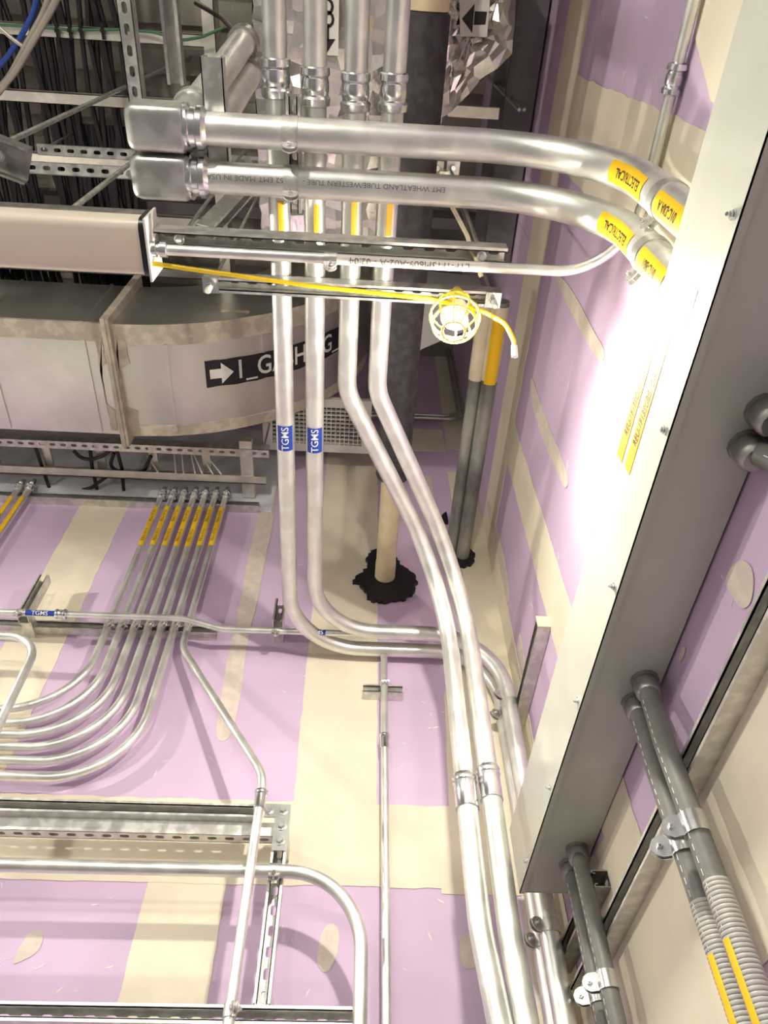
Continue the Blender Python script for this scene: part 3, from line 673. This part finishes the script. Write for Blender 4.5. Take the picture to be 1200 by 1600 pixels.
# ------------------------------------------------------------------ grille panel
gz_ = 4.95; g0 = PZ(412, 703, gz_); gx0, gx1, gy0, gy1 = g0.x, PZ(577, 712, gz_).x, 1.765, PZ(480, 705, gz_).y
gr = empty('ceiling_grille', ((gx0 + gx1) / 2, (gy0 + gy1) / 2, gz_), 'white egg-crate grille behind the tagged conduits, facing down', 'grille')
mb = MB(); e = .045
mb.box((gx0, gy0, gz_), (gx0 + e, gy1, gz_ + .025)).box((gx1 - e, gy0, gz_), (gx1, gy1, gz_ + .025)).box((gx0 + e, gy0, gz_), (gx1 - e, gy0 + e, gz_ + .025)).box((gx0 + e, gy1 - e, gz_), (gx1 - e, gy1, gz_ + .025))
link('frame', mb, 'white', gr); mb = MB()
k = gx0 + e
while k < gx1 - e: mb.box((k, gy0 + e, gz_ + .002), (k + .004, gy1 - e, gz_ + .022)); k += .0235
k = gy0 + e
while k < gy1 - e: mb.box((gx0 + e, k, gz_ + .003), (gx1 - e, k + .004, gz_ + .021)); k += .0235
link('grid', mb, 'white', gr, kind='stuff')
link('backing', MB().box((gx0 + e, gy0 + e, gz_ + .06), (gx1 - e, gy1 - e, gz_ + .07)), 'beam', gr)
link('drop_wire', MB().tube(Path([(gx0 + .02, gy0 + .05, gz_ + .025), (gx0 + .02, gy0 + .05, ZC)]), .002, 6).tube(Path([(gx1 - .02, gy0 + .2, gz_ + .025), (gx1 - .02, gy0 + .2, ZC)]), .002, 6), 'thread', gr)

# ------------------------------------------------------------------ pipes through the back wall
pq = PY(601, 905, YB); zq = pq.z; rp = .043
op, pp_ = conduit('cream_pipe', 'cream pipe with black insulation entering the back wall through black firestop', [(pq.x, -1.5, zq), (pq.x, YB + .05, zq)], 0, rp, 'cream', cat='pipe')
ye = PZ(600, 740, zq).y; yi0 = PZ(665, 16, zq).y
link('jacket', MB().lathe(V3((pq.x, -1.5, zq)), V3((0, 1, 0)), [(0, .045), (0, .062), (1.5 + yi0, .062), (1.5 + yi0 + .004, .045)], 28), 'cream', op)
link('insulation', MB().lathe(V3((pq.x, yi0, zq)), V3((0, 1, 0)), [(0, .056), (.01, .067), (.3, .066), (.7, .068), (1.0, .066), (ye - yi0, .067), (ye - yi0 + .01, .063), (ye - yi0 + .012, .045)], 28), 'blackrub', op)
link('joint_ring', MB().lathe(V3((pq.x, YB - .10, zq)), V3((0, 1, 0)), [(0, rp), (.001, rp + .002), (.15, rp + .002)], 28, False), 'cream', op)
patch(BW, bpx([(588, 862), (579, 865), (573, 875), (574, 890), (564, 900), (556, 904), (551, 914), (561, 915), (573, 935), (580, 942), (600, 945), (630, 941), (645, 930), (648, 917), (653, 914), (646, 900), (632, 891), (625, 887), (618, 872)]), 'fire', .009, .011, .018, 'firestop')
for (px, py, rr_, lab, tg) in ((722, 872, .031, 'weathered steel pipe through the wall near the corner, with yellow tag', True), (705, 874, .026, 'weathered steel pipe behind the yellow tagged one, with cream sleeve', False)):
    q = PY(px, py, YB); zz = q.z + (0 if tg else .035); q = V3((q.x, YB, zz))
    o, p = conduit('steel_pipe', lab, [(q.x, .965, zz), (q.x, YB + .05, zz)], 0, rr_, 'patina', 'pipes through the corner wall', 'pipe')
    s0 = .98; s1 = PZ(755, 592, zz).y
    link('sleeve', MB().lathe(V3((q.x, s0, zz)), V3((0, 1, 0)), [(0, rr_ + .001), (0, rr_ + .003), (s1 - s0, rr_ + .003), (s1 - s0, rr_ + .001)], 28, False), 'tape', o)
    if tg:
        sm = p.near(V3((q.x, (s0 + s1) / 2 + .03, zz))); pipe_label(p, rr_ + .003, sm, -1, V3((-.1, -.2, -1)), .26, .05, 'ylabel', o)
patch(BW, bpx([(697, 876), (690, 858), (700, 850), (730, 858), (738, 866), (742, 872), (737, 884), (728, 888), (706, 890)]), 'fire', .007, .011, .016, 'firestop')
patch(BW, bpx([(697, 802), (690, 808), (683, 818), (700, 820)]), 'fire', .002, .02, .012, 'firestop')
q1 = PY(640, 645, 2.14)
for k in range(2):
    z = q1.z - k * .035
    conduit('small_conduit', 'thin grey conduit bending up behind the steel pipes, %s of two' % ('upper', 'lower')[k], [(q1.x - .3, 2.15, z), (PY(716, 645, 2.15).x + .032 * k, 2.15, z), (PY(716, 645, 2.15).x + .032 * k, 2.15, ZC)], .10, .012, 'emt_old', 'thin conduits by the steel pipes')

# ------------------------------------------------------------------ back wall: strut rails and the bundle of seven
w1 = PY(405, 793, 2.179); w2 = PY(338, 990, 2.179)
strut((-2.6, YB - .0207, w1.z), (w1.x, YB - .0207, w1.z), (0, -1, 0), 'upper wall strut on the back wall below the cable tray', 'back wall struts')
strut((-2.6, YB - .0207, w2.z), (w2.x, YB - .0207, w2.z), (0, -1, 0), 'lower wall strut on the back wall under the thin tagged conduit', 'back wall struts')
rb = .0146; YW = YB - .0413 - rb
tp7 = [254, 271, 288, 305, 321, 338, 355]; bt7 = [167, 188, 209, 230, 251, 271, 291]
lowy = [1112, 1137, 1160, 1167 + 22, 1192 + 20, 1192 + 42]; lowy = [1110, 1131, 1149, 1168, 1189, 1214]
rad = [.14, .17, .20, .23, .26, .29]
ordn = ['first', 'second', 'third', 'fourth', 'fifth', 'sixth']
for k in range(7):
    t_ = PY(tp7[k], 770, YW); b_ = PY(bt7[k], 985, YW); x = (t_.x + b_.x) / 2; zt = t_.z
    if k < 6:
        zl = PY(60, lowy[k], YW).z
        o, p = conduit('bundle_conduit', 'bundle conduit sweeping left below the strut, %s from the left of its row' % ordn[k], [(x, YW, zt), (x, YW, zl), (-2.6, YW, zl)], .26, rb, group='bundle of conduits on the back wall')
    else:
        yo = 1.972
        b2 = PY(296, 1012, YW); b3 = PY(412, 1212, yo); zc_ = PY(408, 1245, yo)
        o, p = conduit('bundle_conduit', 'bundle conduit at the right of its row, slanting down across the strut frame', [(x, YW, zt), (x, YW, b2.z), (b3.x, yo, b3.z), (b3.x, yo, .8)], [.16, .16], rb * .93, group='bundle of conduits on the back wall')
        coupling(p, p.near_px(407, 1247), rb * .93, o, .06, 'set'); o7, p7 = o, p
    for j, yy in enumerate((809, 838)):
        s = p.near_px(tp7[k] - (yy - 770) * .43, yy); pipe_label(p, rb, s, -1, V3((-.1, -1, -.3)), .152, .026, 'ylabel', o, 'REU-1F13', .022, 'ink', 1, 0)
    link('connector', MB().lathe(V3((x, YW, zt - .05)), UP, [(0, rb + .0005), (.002, rb + .006), (.02, rb + .006), (.022, rb + .002), (.034, rb + .002), (.036, rb + .007), (.052, rb + .007), (.056, rb - .002), (.09, rb - .003)], 16), 'zinc', o)
    clamp(p, p.near_px(bt7[k], 980), rb, o, V3((.75, -1, 0)), .024, .02)
for k, (px, xx) in enumerate(((33, 5), (50, 25))):
    t_ = PY(px, 758, YW); o, p = conduit('bundle_conduit', 'yellow tagged conduit at the far left picture edge, %s of two' % ('left', 'right')[k], [(t_.x, YW, t_.z), (t_.x, YW, 3.0)], 0, rb, group='bundle of conduits on the back wall')
    for j, yy in enumerate((795, 824)): pipe_label(p, rb, p.near_px(px - (yy - 758) * .6, yy), -1, V3((-.1, -1, -.3)), .152, .026, 'ylabel', o)
    link('connector', MB().lathe(V3((t_.x, YW, t_.z - .05)), UP, [(0, rb + .0005), (.002, rb + .006), (.02, rb + .006), (.022, rb + .002), (.034, rb + .002), (.036, rb + .007), (.052, rb + .007), (.056, rb - .002), (.09, rb - .003)], 16), 'zinc', o)
# curved conduit at the left edge
yo = 2.02; a_ = PY(0, 990, yo); b_ = PY(46, 1020, yo); c_ = PY(2, 1125, yo)
conduit('looping_conduit', 'conduit curving out of the left picture edge in front of the bundle', [(-2.0, yo, a_.z), (b_.x + .015, yo, a_.z - .01), (PY(-10, 1150, yo).x, yo, PY(-10, 1150, yo).z), (PY(-40, 1230, yo).x, yo, PY(-40, 1230, yo).z)], [.12, .1], .0146)
# thin tagged conduit across the back wall
yt = 2.045; ra = .0117
a_ = PY(0, 957, yt); b_ = PY(285, 966, yt); c_ = PY(345, 977, yt); d_ = PY(700, 990, yt)
oT, pT = conduit('tagged_conduit', 'thin horizontal conduit with small blue tag, crossing in front of the bundle', [(-2.6, yt, a_.z), (b_.x, yt, b_.z), (c_.x, yt + .02, c_.z), (.45, yt + .02, c_.z)], [.2, .2], ra)
pipe_label(pT, ra, pT.near_px(64, 957), 1, V3((0, -1, -.8)), .108, .024, 'blue', oT, 'TGMS', .024, 'wink', 1, .01)
pipe_label(pT, ra, pT.near_px(494, 978), 1, V3((0, -1, -.8)), .08, .024, 'blue', oT, 'TGMS', .024, 'wink', 1, .01)
coupling(pT, pT.near_px(95, 958), ra, oT, .045)
for (q, z0, z1, wh) in (((47, 985), 3.655, 3.89, 'left'), ((440, 1002), 3.68, 3.80, 'right')):
    x = PY(q[0] - 6, q[1] - 25, 2.09).x
    st = strut((x, 2.085, z0), (x, 2.085, z1), (0, -1, 0), 'short upright strut stub carrying the thin tagged conduit, %s one' % wh, 'back wall struts')
    link('standoff', MB().box((x - .02, 2.106, z0 + .01), (x + .02, YB, z0 + .05)), 'strut', st)
    clamp(pT, pT.near(V3((x, yt, (z0 + z1) / 2))), ra, oT, V3((.0, -.5, -1)), .03, .02)

# vertical conduit in the middle
yv = YB - .0413 - .0125; q = PY(602, 1300, yv)
o, p = conduit('slim_conduit', 'slim vertical conduit down the cream joint band in the middle', [(q.x, yv, 3.585), (q.x, yv, .5)], 0, .0128)
coupling(p, p.near_px(600, 1158), .0128, o, .06, 'set')
zc_ = PY(598, 1073, yv).z
strut((q.x - .078, YB - .0207, zc_), (q.x + .07, YB - .0207, zc_), (0, -1, 0), 'short cross strut behind the slim vertical conduit', 'back wall struts')
clamp(p, p.near_px(600, 1068), .0128, o, V3((.0, -1, 0)), .024, .012)

# ------------------------------------------------------------------ strut frame at lower left
yfm = 2.06
z1 = PY(300, 1264, yfm - .02).z; xv_ = PY(432, 1360, yfm - .02).x; z2 = PY(300, 1296, yfm).z; z3 = PY(300, 1584, yfm - .02).z
strut((-2.4, yfm, z1), (PY(402, 1265, yfm).x, yfm, z1), (0, -1, 0), 'upper horizontal strut of the frame at lower left', 'strut frame at lower left')
strut((-2.4, yfm + .03, z2 + .012), (xv_ - .025, yfm + .03, z2 + .012), (0, 0, 1), 'second horizontal strut of the frame, just below the upper one, slots facing down', 'strut frame at lower left', h=.0413)
vs_ = strut((xv_, yfm, z1 + .02), (xv_, yfm, z3 + .025), (0, -1, 0), 'vertical slotted strut of the frame at lower left', 'strut frame at lower left')
for z_ in (z1 - .05, z3 + .06): link('standoff', MB().box((xv_ - .02, yfm + .0207, z_ - .02), (xv_ + .02, YB, z_ + .02)), 'strut', vs_)
strut((-2.4, yfm, z3), (PY(553, 1580, yfm).x, yfm, z3), (0, -1, 0), 'bottom horizontal slotted strut of the frame at lower left', 'strut frame at lower left')
L_ = PY(414, 1265, yfm - .022)
zb_ = PY(432, 1330, yfm - .022).z; ztop = PY(450, 1258, yfm - .022).z; xl, xr = PY(414, 1265, yfm - .022).x, xv_ + .021
br = link('corner_bracket', MB().prism([V3((xl, yfm - .0207, ztop)), V3((xr, yfm - .0207, ztop)), V3((xr, yfm - .0207, zb_)), V3((xr - .042, yfm - .0207, zb_)), V3((xr - .042, yfm - .0207, ztop - .042)), V3((xl, yfm - .0207, ztop - .042))], V3((0, -.006, 0))), 'zinc', None, 'bolted flat angle bracket at the top corner of the strut frame', 'bracket')
for (x, z) in ((xl + .012, ztop - .021), (xr - .021, ztop - .021), (xr - .021, ztop - .07), (xr - .021, ztop - .115)):
    link('bolt', hexhead(V3((x, yfm - .0267, z)), V3((0, -1, 0)), .0105, .009, .0145), 'zinc', br)
ycb = yfm - .0207 - .0185
zc_ = PY(300, 1358, ycb).z; xc_ = PY(563, 1560, ycb).x
o, p = conduit('bent_conduit', 'wide conduit crossing the strut frame and bending down in a quarter turn', [(-2.4, ycb, zc_), (xc_, ycb, zc_), (xc_, ycb, .6)], .205, .0182)
clamp(p, p.near_px(432, 1360), .0182, o, V3((0, -.6, -1)), .03, .018)
clamp(p7, p7.near_px(367, 1578), rb * .93, o7, V3((.6, -1, 0)), .03, .018)

# ------------------------------------------------------------------ cable tray along the back wall
zt = 4.66
tr = empty('wall_tray', (-1.2, 2.0, zt), 'ladder cable tray along the back wall behind the duct', 'cable tray')
ya1 = PZ(200, 699, zt).y; ya2 = PZ(200, 742, zt).y; xe = PZ(420, 708, zt).x
mb = MB(); slotted(mb, V3((-3, ya1 - .02, zt)), V3((1, 0, 0)), V3((0, 1, 0)), UP, xe + 3, .045, .003); mb.box((-3, ya1 - .02, zt), (xe, ya1 - .017, zt + .05)); link('side_rail', mb, 'strut', tr)
link('side_rail', MB().box((-3, ya2 - .022, zt), (xe - .02, ya2 + .022, zt + .004)).box((-3, ya2 + .018, zt), (xe - .02, ya2 + .022, zt + .08)), 'rung', tr)
for px in (386,):
    q = PZ(px, 740, zt); link('cross_member', MB().box((q.x - .03, ya1 - .06, zt + .004), (q.x + .03, YB - .01, zt + .045)), 'rung', tr)
for k in range(9):
    x = -.75 - k * .26; link('rung', MB().box((x - .02, ya1, zt + .05), (x + .02, ya2, zt + .07)), 'rung', tr)
link('hanger', MB().tube(Path([(xe - .03, ya1, zt), (xe - .03, ya1, ZC)]), .005, 8), 'thread', tr)
def zpath(pts, z): return [PZ(x, y, z) for x, y in pts]
loops = [([(51, 762), (73, 768), (110, 770), (143, 762), (166, 745)], 'long sagging loop'), ([(115, 704), (126, 716), (143, 718), (160, 713), (173, 703)], 'small loop behind the rail'),
         ([(178, 708), (170, 732), (200, 740), (225, 737), (236, 712)], 'loop ending near the tags'), ([(56, 700), (64, 725), (78, 765)], 'straight drop at left'), ([(141, 704), (144, 730), (153, 772)], 'straight drop mid left'), ([(183, 705), (190, 730), (194, 772)], 'straight drop beside the loop')]
for pts, lab in loops:
    conduit('black_cable', 'black cable in the tray along the back wall, ' + lab, zpath(pts, zt + .03), .05, .009, 'black', 'cables in the wall tray', 'cable', 10)
for k, (a_, b_) in enumerate((((230, 712), (247, 738)), ((272, 710), (275, 739)), ((284, 710), (287, 739)), ((299, 712), (305, 740)), ((304, 712), (316, 740)), ((315, 712), (333, 741)), ((323, 712), (346, 741)))):
    rod('pull_string', 'pale pull string slanting into the wall tray above the bundle, %s from the left' % ('first', 'second', 'third', 'fourth', 'fifth', 'sixth', 'seventh')[k], PZ(a_[0], a_[1], zt + .09), PZ(b_[0], b_[1], zt - .01), .0042, 'white', 'pull strings in the wall tray', 'string')

# ------------------------------------------------------------------ overhead ladder tray with black cables
zo = 5.16
x1 = PZ(328, 40, zo).x
ot = empty('ladder_tray', (-1.3, .6, zo), 'wide overhead ladder cable tray running toward the back wall', 'cable tray')
mb = MB().box((x1 - .025, -1.0, zo - .03), (x1 + .025, 2.05, zo - .026)).box((x1 + .022, -1.0, zo - .03), (x1 + .025, 2.05, zo + .08)); link('side_rail', mb, 'rung', ot)
link('side_rail', MB().box((-2.6, -1.0, zo - .03), (-2.55, 2.05, zo - .026)).box((-2.6, -1.0, zo - .03), (-2.597, 2.05, zo + .08)), 'rung', ot)
y = .277 - .238 * 5
while y < 1.9:
    link('rung', MB().box((-2.56, y - .022, zo - .026), (x1 + .02, y + .022, zo - .023)).box((-2.56, y - .022, zo - .026), (x1 + .02, y - .019, zo + .012)).box((-2.56, y + .019, zo - .026), (x1 + .02, y + .022, zo + .012)), 'rung', ot)
    y += .238
xs = []
for (a_, b_) in ((-60, -25, ), (-15, 12), (16, 36), (70, 128), (150, 182), (193, 198)):
    n_ = max(1, int((b_ - a_) / 4.6))
    for k in range(n_): xs.append(a_ + (b_ - a_) * (k + .5) / n_)
for i, px in enumerate(xs):
    X = PZ(px, 175, zo + .02).x; pts = []; sx_ = random.uniform(-.035, .035)
    for k in range(15):
        yy = -.6 + k * .18; pts.append(V3((X + sx_ * math.sin(k * .9 + i) + random.uniform(-.012, .012), yy, zo + .022 + random.uniform(-.003, .012) + (.02 if i % 3 == 0 else 0))))
    P = Path(pts[:2]); P.set(pts)
    link('tray_cable', MB().tube(P, .0105 + random.uniform(0, .003), 8), 'black', None, 'black cable laid along the wide overhead ladder tray', 'cable', 'cables in the overhead tray')
# second, denser layer running the other way between the trays
for i in range(26):
    px = 110 + i * 4.2; X = PZ(px, 345, zo + .05).x + .0
    pts = [V3((X + random.uniform(-.012, .012), .62 + k * .22, zo + .05 + random.uniform(0, .02))) for k in range(7)]; P = Path(pts[:2]); P.set(pts)
    link('tray_cable', MB().tube(P, .0105, 8), 'black', None, 'black cable in the dense far end bundle of the overhead tray', 'cable', 'far end cables in the overhead tray')
pts = [PZ(-20, 38, zo - .04), PZ(60, 42, zo - .04), PZ(110, 47, zo - .04), PZ(185, 46, zo - .04), PZ(240, 50, zo - .06), PZ(285, 63, zo - .08), PZ(315, 58, zo - .1), PZ(350, 43, zo - .1)]
M['green'] = mat('green_wire', (.05, .16, .07), .4)
conduit('ground_wire', 'thin green wire tied along an overhead tray rung', pts, .1, .0055, 'green', None, 'cable', 8)
for k, px in enumerate((52, 91, 111, 128, 162)):
    q = PZ(px, 48, zo - .03); link('cable_tie', MB().box((q.x - .006, q.y - .03, zo - .046), (q.x + .006, q.y + .03, zo - .03)).box((q.x - .008, q.y - .008, zo - .052), (q.x + .008, q.y + .004, zo - .046)), 'black', None, 'black cable tie holding the green wire to a tray rung, %s from the left' % ('first', 'second', 'third', 'fourth', 'fifth')[k], 'cable tie', 'ties on the green wire')
# blue and grey cables at the upper left
conduit('blue_cable', 'blue cable slanting across the upper left picture corner', [PZ(62, -20, 4.5), PZ(50, 25, 4.5), PZ(30, 62, 4.5), PZ(12, 88, 4.5), PZ(-20, 125, 4.5)], .3, .0085, 'bluec', None, 'cable', 10)
for k, (a_, lab) in enumerate((([(102, -30), (80, 15), (48, 70), (25, 110), (-20, 165)], 'nearer'), ([(82, -30), (72, 15), (44, 66), (16, 120), (-20, 160)], 'farther'), ([(-10, 35), (12, 55), (35, 72)], 'short branching'))):
    conduit('grey_cable', 'grey armoured cable at the upper left, %s of the group' % lab, [PZ(x, y, 4.3 + .03 * k) for x, y in a_], .3, .0105 if k < 2 else .006, 'grey_cable', 'grey cables at the upper left', 'cable', 12)

# ------------------------------------------------------------------ struts and hangers at the upper left
zx = 4.48
a_ = PZ(-60, 258, zx); b_ = PZ(386, 278, zx); yx = PZ(125, 266, zx).y
sx1 = strut((-1.9, yx, zx), (PZ(470, 290, zx).x, yx, zx), (0, .25, 1), 'slotted strut crossing under the overhead ladder tray at mid height', 'struts at the upper left')
for px in (6, 29, 203):
    q = PZ(px, 265, zx - .02); link('bolt', hexhead(V3((q.x, yx, zx - .0207)), DN, .011, .008, .016), 'zinc', sx1)
zx0 = 4.83; yx0 = PZ(140, 238, zx0).y
sx0 = strut((PZ(62, 236, zx0).x, yx0, zx0), (PZ(470, 252, zx0).x, yx0, zx0), (0, .2, 1), 'slotted strut right below the ladder tray, farther up than its twin', 'struts at the upper left')
zst = 4.05; q0 = PZ(196, 0, zst); q1 = PZ(232, 245, zst)
sst = strut((q0.x, -.5, zst), (q0.x, q1.y, zst), (0, 0, 1), 'slotted strut running toward the wall left of the pull elbows', 'struts at the upper left')
zs4 = 4.25; q0 = PZ(268, 40, zs4); q1 = PZ(280, 132, zs4)
ss4 = strut((q0.x, -.6, zs4), (q0.x, q1.y, zs4), DN, 'plain strut running toward the wall above the pull elbows, open side down', 'struts at the upper left', slots=False, w_=.05)
for so, px_, py_, pz_ in ((sx1, -1.85, yx, zx), (sx0, PZ(67, 236, zx0).x, yx0, zx0), (sx0, PZ(460, 252, zx0).x, yx0, zx0), (sst, PZ(196, 0, zst).x, -.45, zst), (ss4, PZ(268, 40, zs4).x, -.55, zs4)):
    link('hanger_rod', MB().tube(Path([(px_, py_, pz_ + .015), (px_, py_, ZC)]), .0048, 8), 'thread', so)
zs5 = 3.572; q0 = PZ(332, 88, zs5); q1 = PZ(345, 300, zs5)
strut((q0.x, q0.y, zs5), (q0.x, q1.y, zs5), (.0, 0, 1), 'short strut crossing the two risers of the pull elbows', 'struts at the upper left', slots=False, w_=.05)
zs6 = 3.50; q0 = PZ(318, 365, 3.52); q1 = PZ(396, 282, 4.05)
sb = strut(q0, q1, (1, .2, 0), 'slanting slotted strut brace behind the farther wide conduit', 'struts at the upper left')
rod('threaded_rod', 'hanger rod rising at the far left below the ladder tray', PZ(14, 221, 3.95), V3((PZ(14, 221, 3.95).x, PZ(14, 221, 3.95).y, ZC)), .0085, 'strut', group='hanger rods')
q = PZ(10, 240, 3.90)
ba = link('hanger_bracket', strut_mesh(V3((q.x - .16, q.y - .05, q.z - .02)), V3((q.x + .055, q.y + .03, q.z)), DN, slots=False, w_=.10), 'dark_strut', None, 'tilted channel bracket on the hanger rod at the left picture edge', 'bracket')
link('nut', hexhead(V3((q.x - .01, q.y, q.z - .03)), DN, .012, .012, .018), 'zinc', ba)
# bundle of wires leaving the risers
for k in range(2):
    conduit('riser_wire', ('black', 'grey')[k] + ' wire coming out of the pull elbow risers', [PZ(305 + k * 8, 5 + k, 4.7), PZ(345 + k * 8, 28 + k * 6, 4.55), PZ(376 + k * 6, 60 + k * 4, 4.18)], .2, .006, ('black', 'grey_cable')[k % 2], 'wires from the risers', 'cable', 8)

# ------------------------------------------------------------------ foil-wrapped ducts and background steel
def crumple(x0, x1, y0, y1, z0, z1, st=.034, j=.013):
    mb = MB()
    def grid(o, u, v, nu, nv):
        vs = [o + u * (i / nu) + v * (k / nv) + V3((random.uniform(-j, j), random.uniform(-j, j), random.uniform(-j, j))) * (1 if 0 < i < nu and 0 < k < nv else .3) for i in range(nu + 1) for k in range(nv + 1)]
        mb.add(vs, [(i * (nv + 1) + k, (i + 1) * (nv + 1) + k, (i + 1) * (nv + 1) + k + 1, i * (nv + 1) + k + 1) for i in range(nu) for k in range(nv)])
    nx, ny, nz = (max(2, int(d / st)) for d in (x1 - x0, y1 - y0, z1 - z0)); X, Y, Z = V3((x1 - x0, 0, 0)), V3((0, y1 - y0, 0)), V3((0, 0, z1 - z0)); o = V3((x0, y0, z0))
    grid(o, X, Y, nx, ny); grid(o, X, Z, nx, nz); grid(o, Y, Z, ny, nz); grid(o + X, Y, Z, ny, nz); grid(o + Y, X, Z, nx, nz); grid(o + Z, X, Y, nx, ny); return mb
zf = 4.22
fa_, fb_ = max(-.39, PZ(398, 100, zf).x), PZ(622, 100, zf).x
fo = link('foil_duct', crumple(fa_, fb_, -1.2, PZ(480, 372, zf).y, zf, zf + .35), 'foil', None, 'crumpled foil wrapped duct above the four overhead conduits', 'duct', 'foil wrapped ducts', sharp=5)
sg = link('sign', MB().box((PZ(500, 60, zf - .014).x, -.35, zf - .016), (PZ(529, 60, zf - .014).x, PZ(520, 86, zf).y, zf - .013)), 'white', fo)
mb = MB()
for (ch, px, py) in (('O', 509, 10), ('O', 510, 30), ('I', 512, 51)):
    q = PZ(px, py, zf - .016); vs, fs = glyphs(ch, .062, .016, 1.0); mb.add([q + V3((v.x, -v.y, -.001)) for v in vs], fs)
tri = [PZ(x, y, zf - .017) for x, y in ((496, 61), (524, 61), (510, 84))]; mb.add(tri, [(0, 1, 2)]); link('lettering', mb, 'ink', sg)
zg = 4.6
pl = [(690, -60), (690, 60), (688, 186), (720, 160), (746, 130), (776, 108), (800, 84), (804, 40), (812, -60)]
mb = MB(); po = ragged([Vector((p.x, p.y)) for p in (PZ(x, y, zg) for x, y in pl)], .006, .04)
bmv = [V3((p.x, p.y, zg + random.uniform(-.008, .012))) for p in po]
cx = sum((v for v in bmv), V3()) / len(bmv); N_ = len(bmv); rings = [bmv]
NR = 9
for f in [1 - (i + 1) / NR for i in range(NR - 1)]: rings.append([cx + (v - cx) * f + V3((random.uniform(-.012, .012), random.uniform(-.012, .012), random.uniform(-.022, .016))) for v in bmv])
vv = [v for r in rings for v in r] + [cx]; fs = []
for i in range(NR - 1):
    for k in range(N_): fs.append((i * N_ + k, i * N_ + (k + 1) % N_, (i + 1) * N_ + (k + 1) % N_, (i + 1) * N_ + k))
for k in range(N_): fs.append(((NR - 1) * N_ + k, (NR - 1) * N_ + (k + 1) % N_, NR * N_))
mb.add(vv, fs); up = [v + V3((0, 0, .4)) for v in bmv]; mb.add(bmv + up, [(k, (k + 1) % N_, N_ + (k + 1) % N_, N_ + k) for k in range(N_)] + [tuple(range(N_, 2 * N_))])
fo2 = link('foil_duct', mb, 'foil', None, 'foil wrapped duct end with a black arrow sign, left of the dark beam', 'duct', 'foil wrapped ducts', sharp=5)
zs = zg - .035
c4 = [PZ(x, y, zs) for x, y in ((718, -6), (766, -6), (761, 58), (719, 57))]
sg = link('sign', MB().prism(c4, V3((0, 0, .02))), 'white', fo2)
ap = [PZ(640 + x / 5.45, y / 5.45, zs - .001) for x, y in ((445, 160), (555, 30), (555, 95), (660, 100), (645, 210), (545, 213), (533, 282))]
link('arrow', MB().add(ap, [(0, 1, 6), (2, 3, 4, 5)]), 'ink', sg)
# rods by the foil
for (px, py, lab) in ((682, 185, 'with square nut, left of the arrow sign'), (693, 272, 'above the small clip bolts')):
    zz = 4.3; q = PZ(px, py, zz); o = rod('threaded_rod', 'thin hanger rod ' + lab, q, (q.x, q.y, ZC), .005, group='hanger rods')
    link('nut', MB().box((q.x - .016, q.y - .012, q.z - .02), (q.x + .016, q.y + .012, q.z + .02)), 'zinc', o)
for (px, lab) in ((683, 'left'), (708, 'right')):
    q = PZ(px, 262, 4.3); o = link('beam_clip', MB().box((q.x - .022, q.y - .02, q.z), (q.x + .022, q.y + .022, q.z + .01)), 'strut', None, 'small square clip plate with a bolt, seen between the wide conduits, %s one' % lab, 'clip', 'clip plates')
    link('bolt', hexhead(V3((q.x, q.y, q.z)), DN, .011, .012), 'zinc', o)
    link('clip_rod', MB().tube(Path([(q.x, q.y, q.z), (q.x, q.y, ZC)]), .004, 8), 'thread', o)
# dark steel along the top of the right wall
bx = link('steel_beam', MB().box((.51, -2.0, 4.86), (.625, 1.02, 4.885)).box((.56, -2.0, 4.885), (.575, 1.02, 5.25)).box((.51, -2.0, 5.25), (.625, 1.02, 5.275)), 'beam', None, 'dark steel beam along the top of the right wall', 'beam')
for k, y in enumerate((-.6, .2, .95)):
    link('cross_joist', MB().box((-1.6 if k == 2 else .0, y, 5.30), (.63, y + .05, 5.45)), 'beam', bx)
for k, px in enumerate((790, 797)):
    q = PZ(px, 150, 4.9); rod('threaded_rod', 'thin hanger rod just left of the dark beam, %s of the two' % ('left', 'right')[k], (q.x - .0, q.y, 4.55), (q.x, q.y, ZC), .006, group='hanger rods')
link('hanger_bar', MB().box((PZ(700, 176, 4.85).x, PZ(745, 176, 4.85).y - .02, 4.85), (PZ(780, 176, 4.85).x, PZ(745, 176, 4.85).y + .02, 4.87)), 'rung', None, 'short pale hanger bar below the arrow sign duct', 'bar')
zd = 5.0
pl = [(640, 470), (655, 460), (760, 470), (770, 520), (735, 515), (700, 528), (660, 545), (640, 560)]
link('round_duct', MB().prism([PZ(x, y, zd) for x, y in pl], V3((0, 0, .35))), 'plain', None, 'pale painted duct bottom lit by the caged lamp', 'duct')
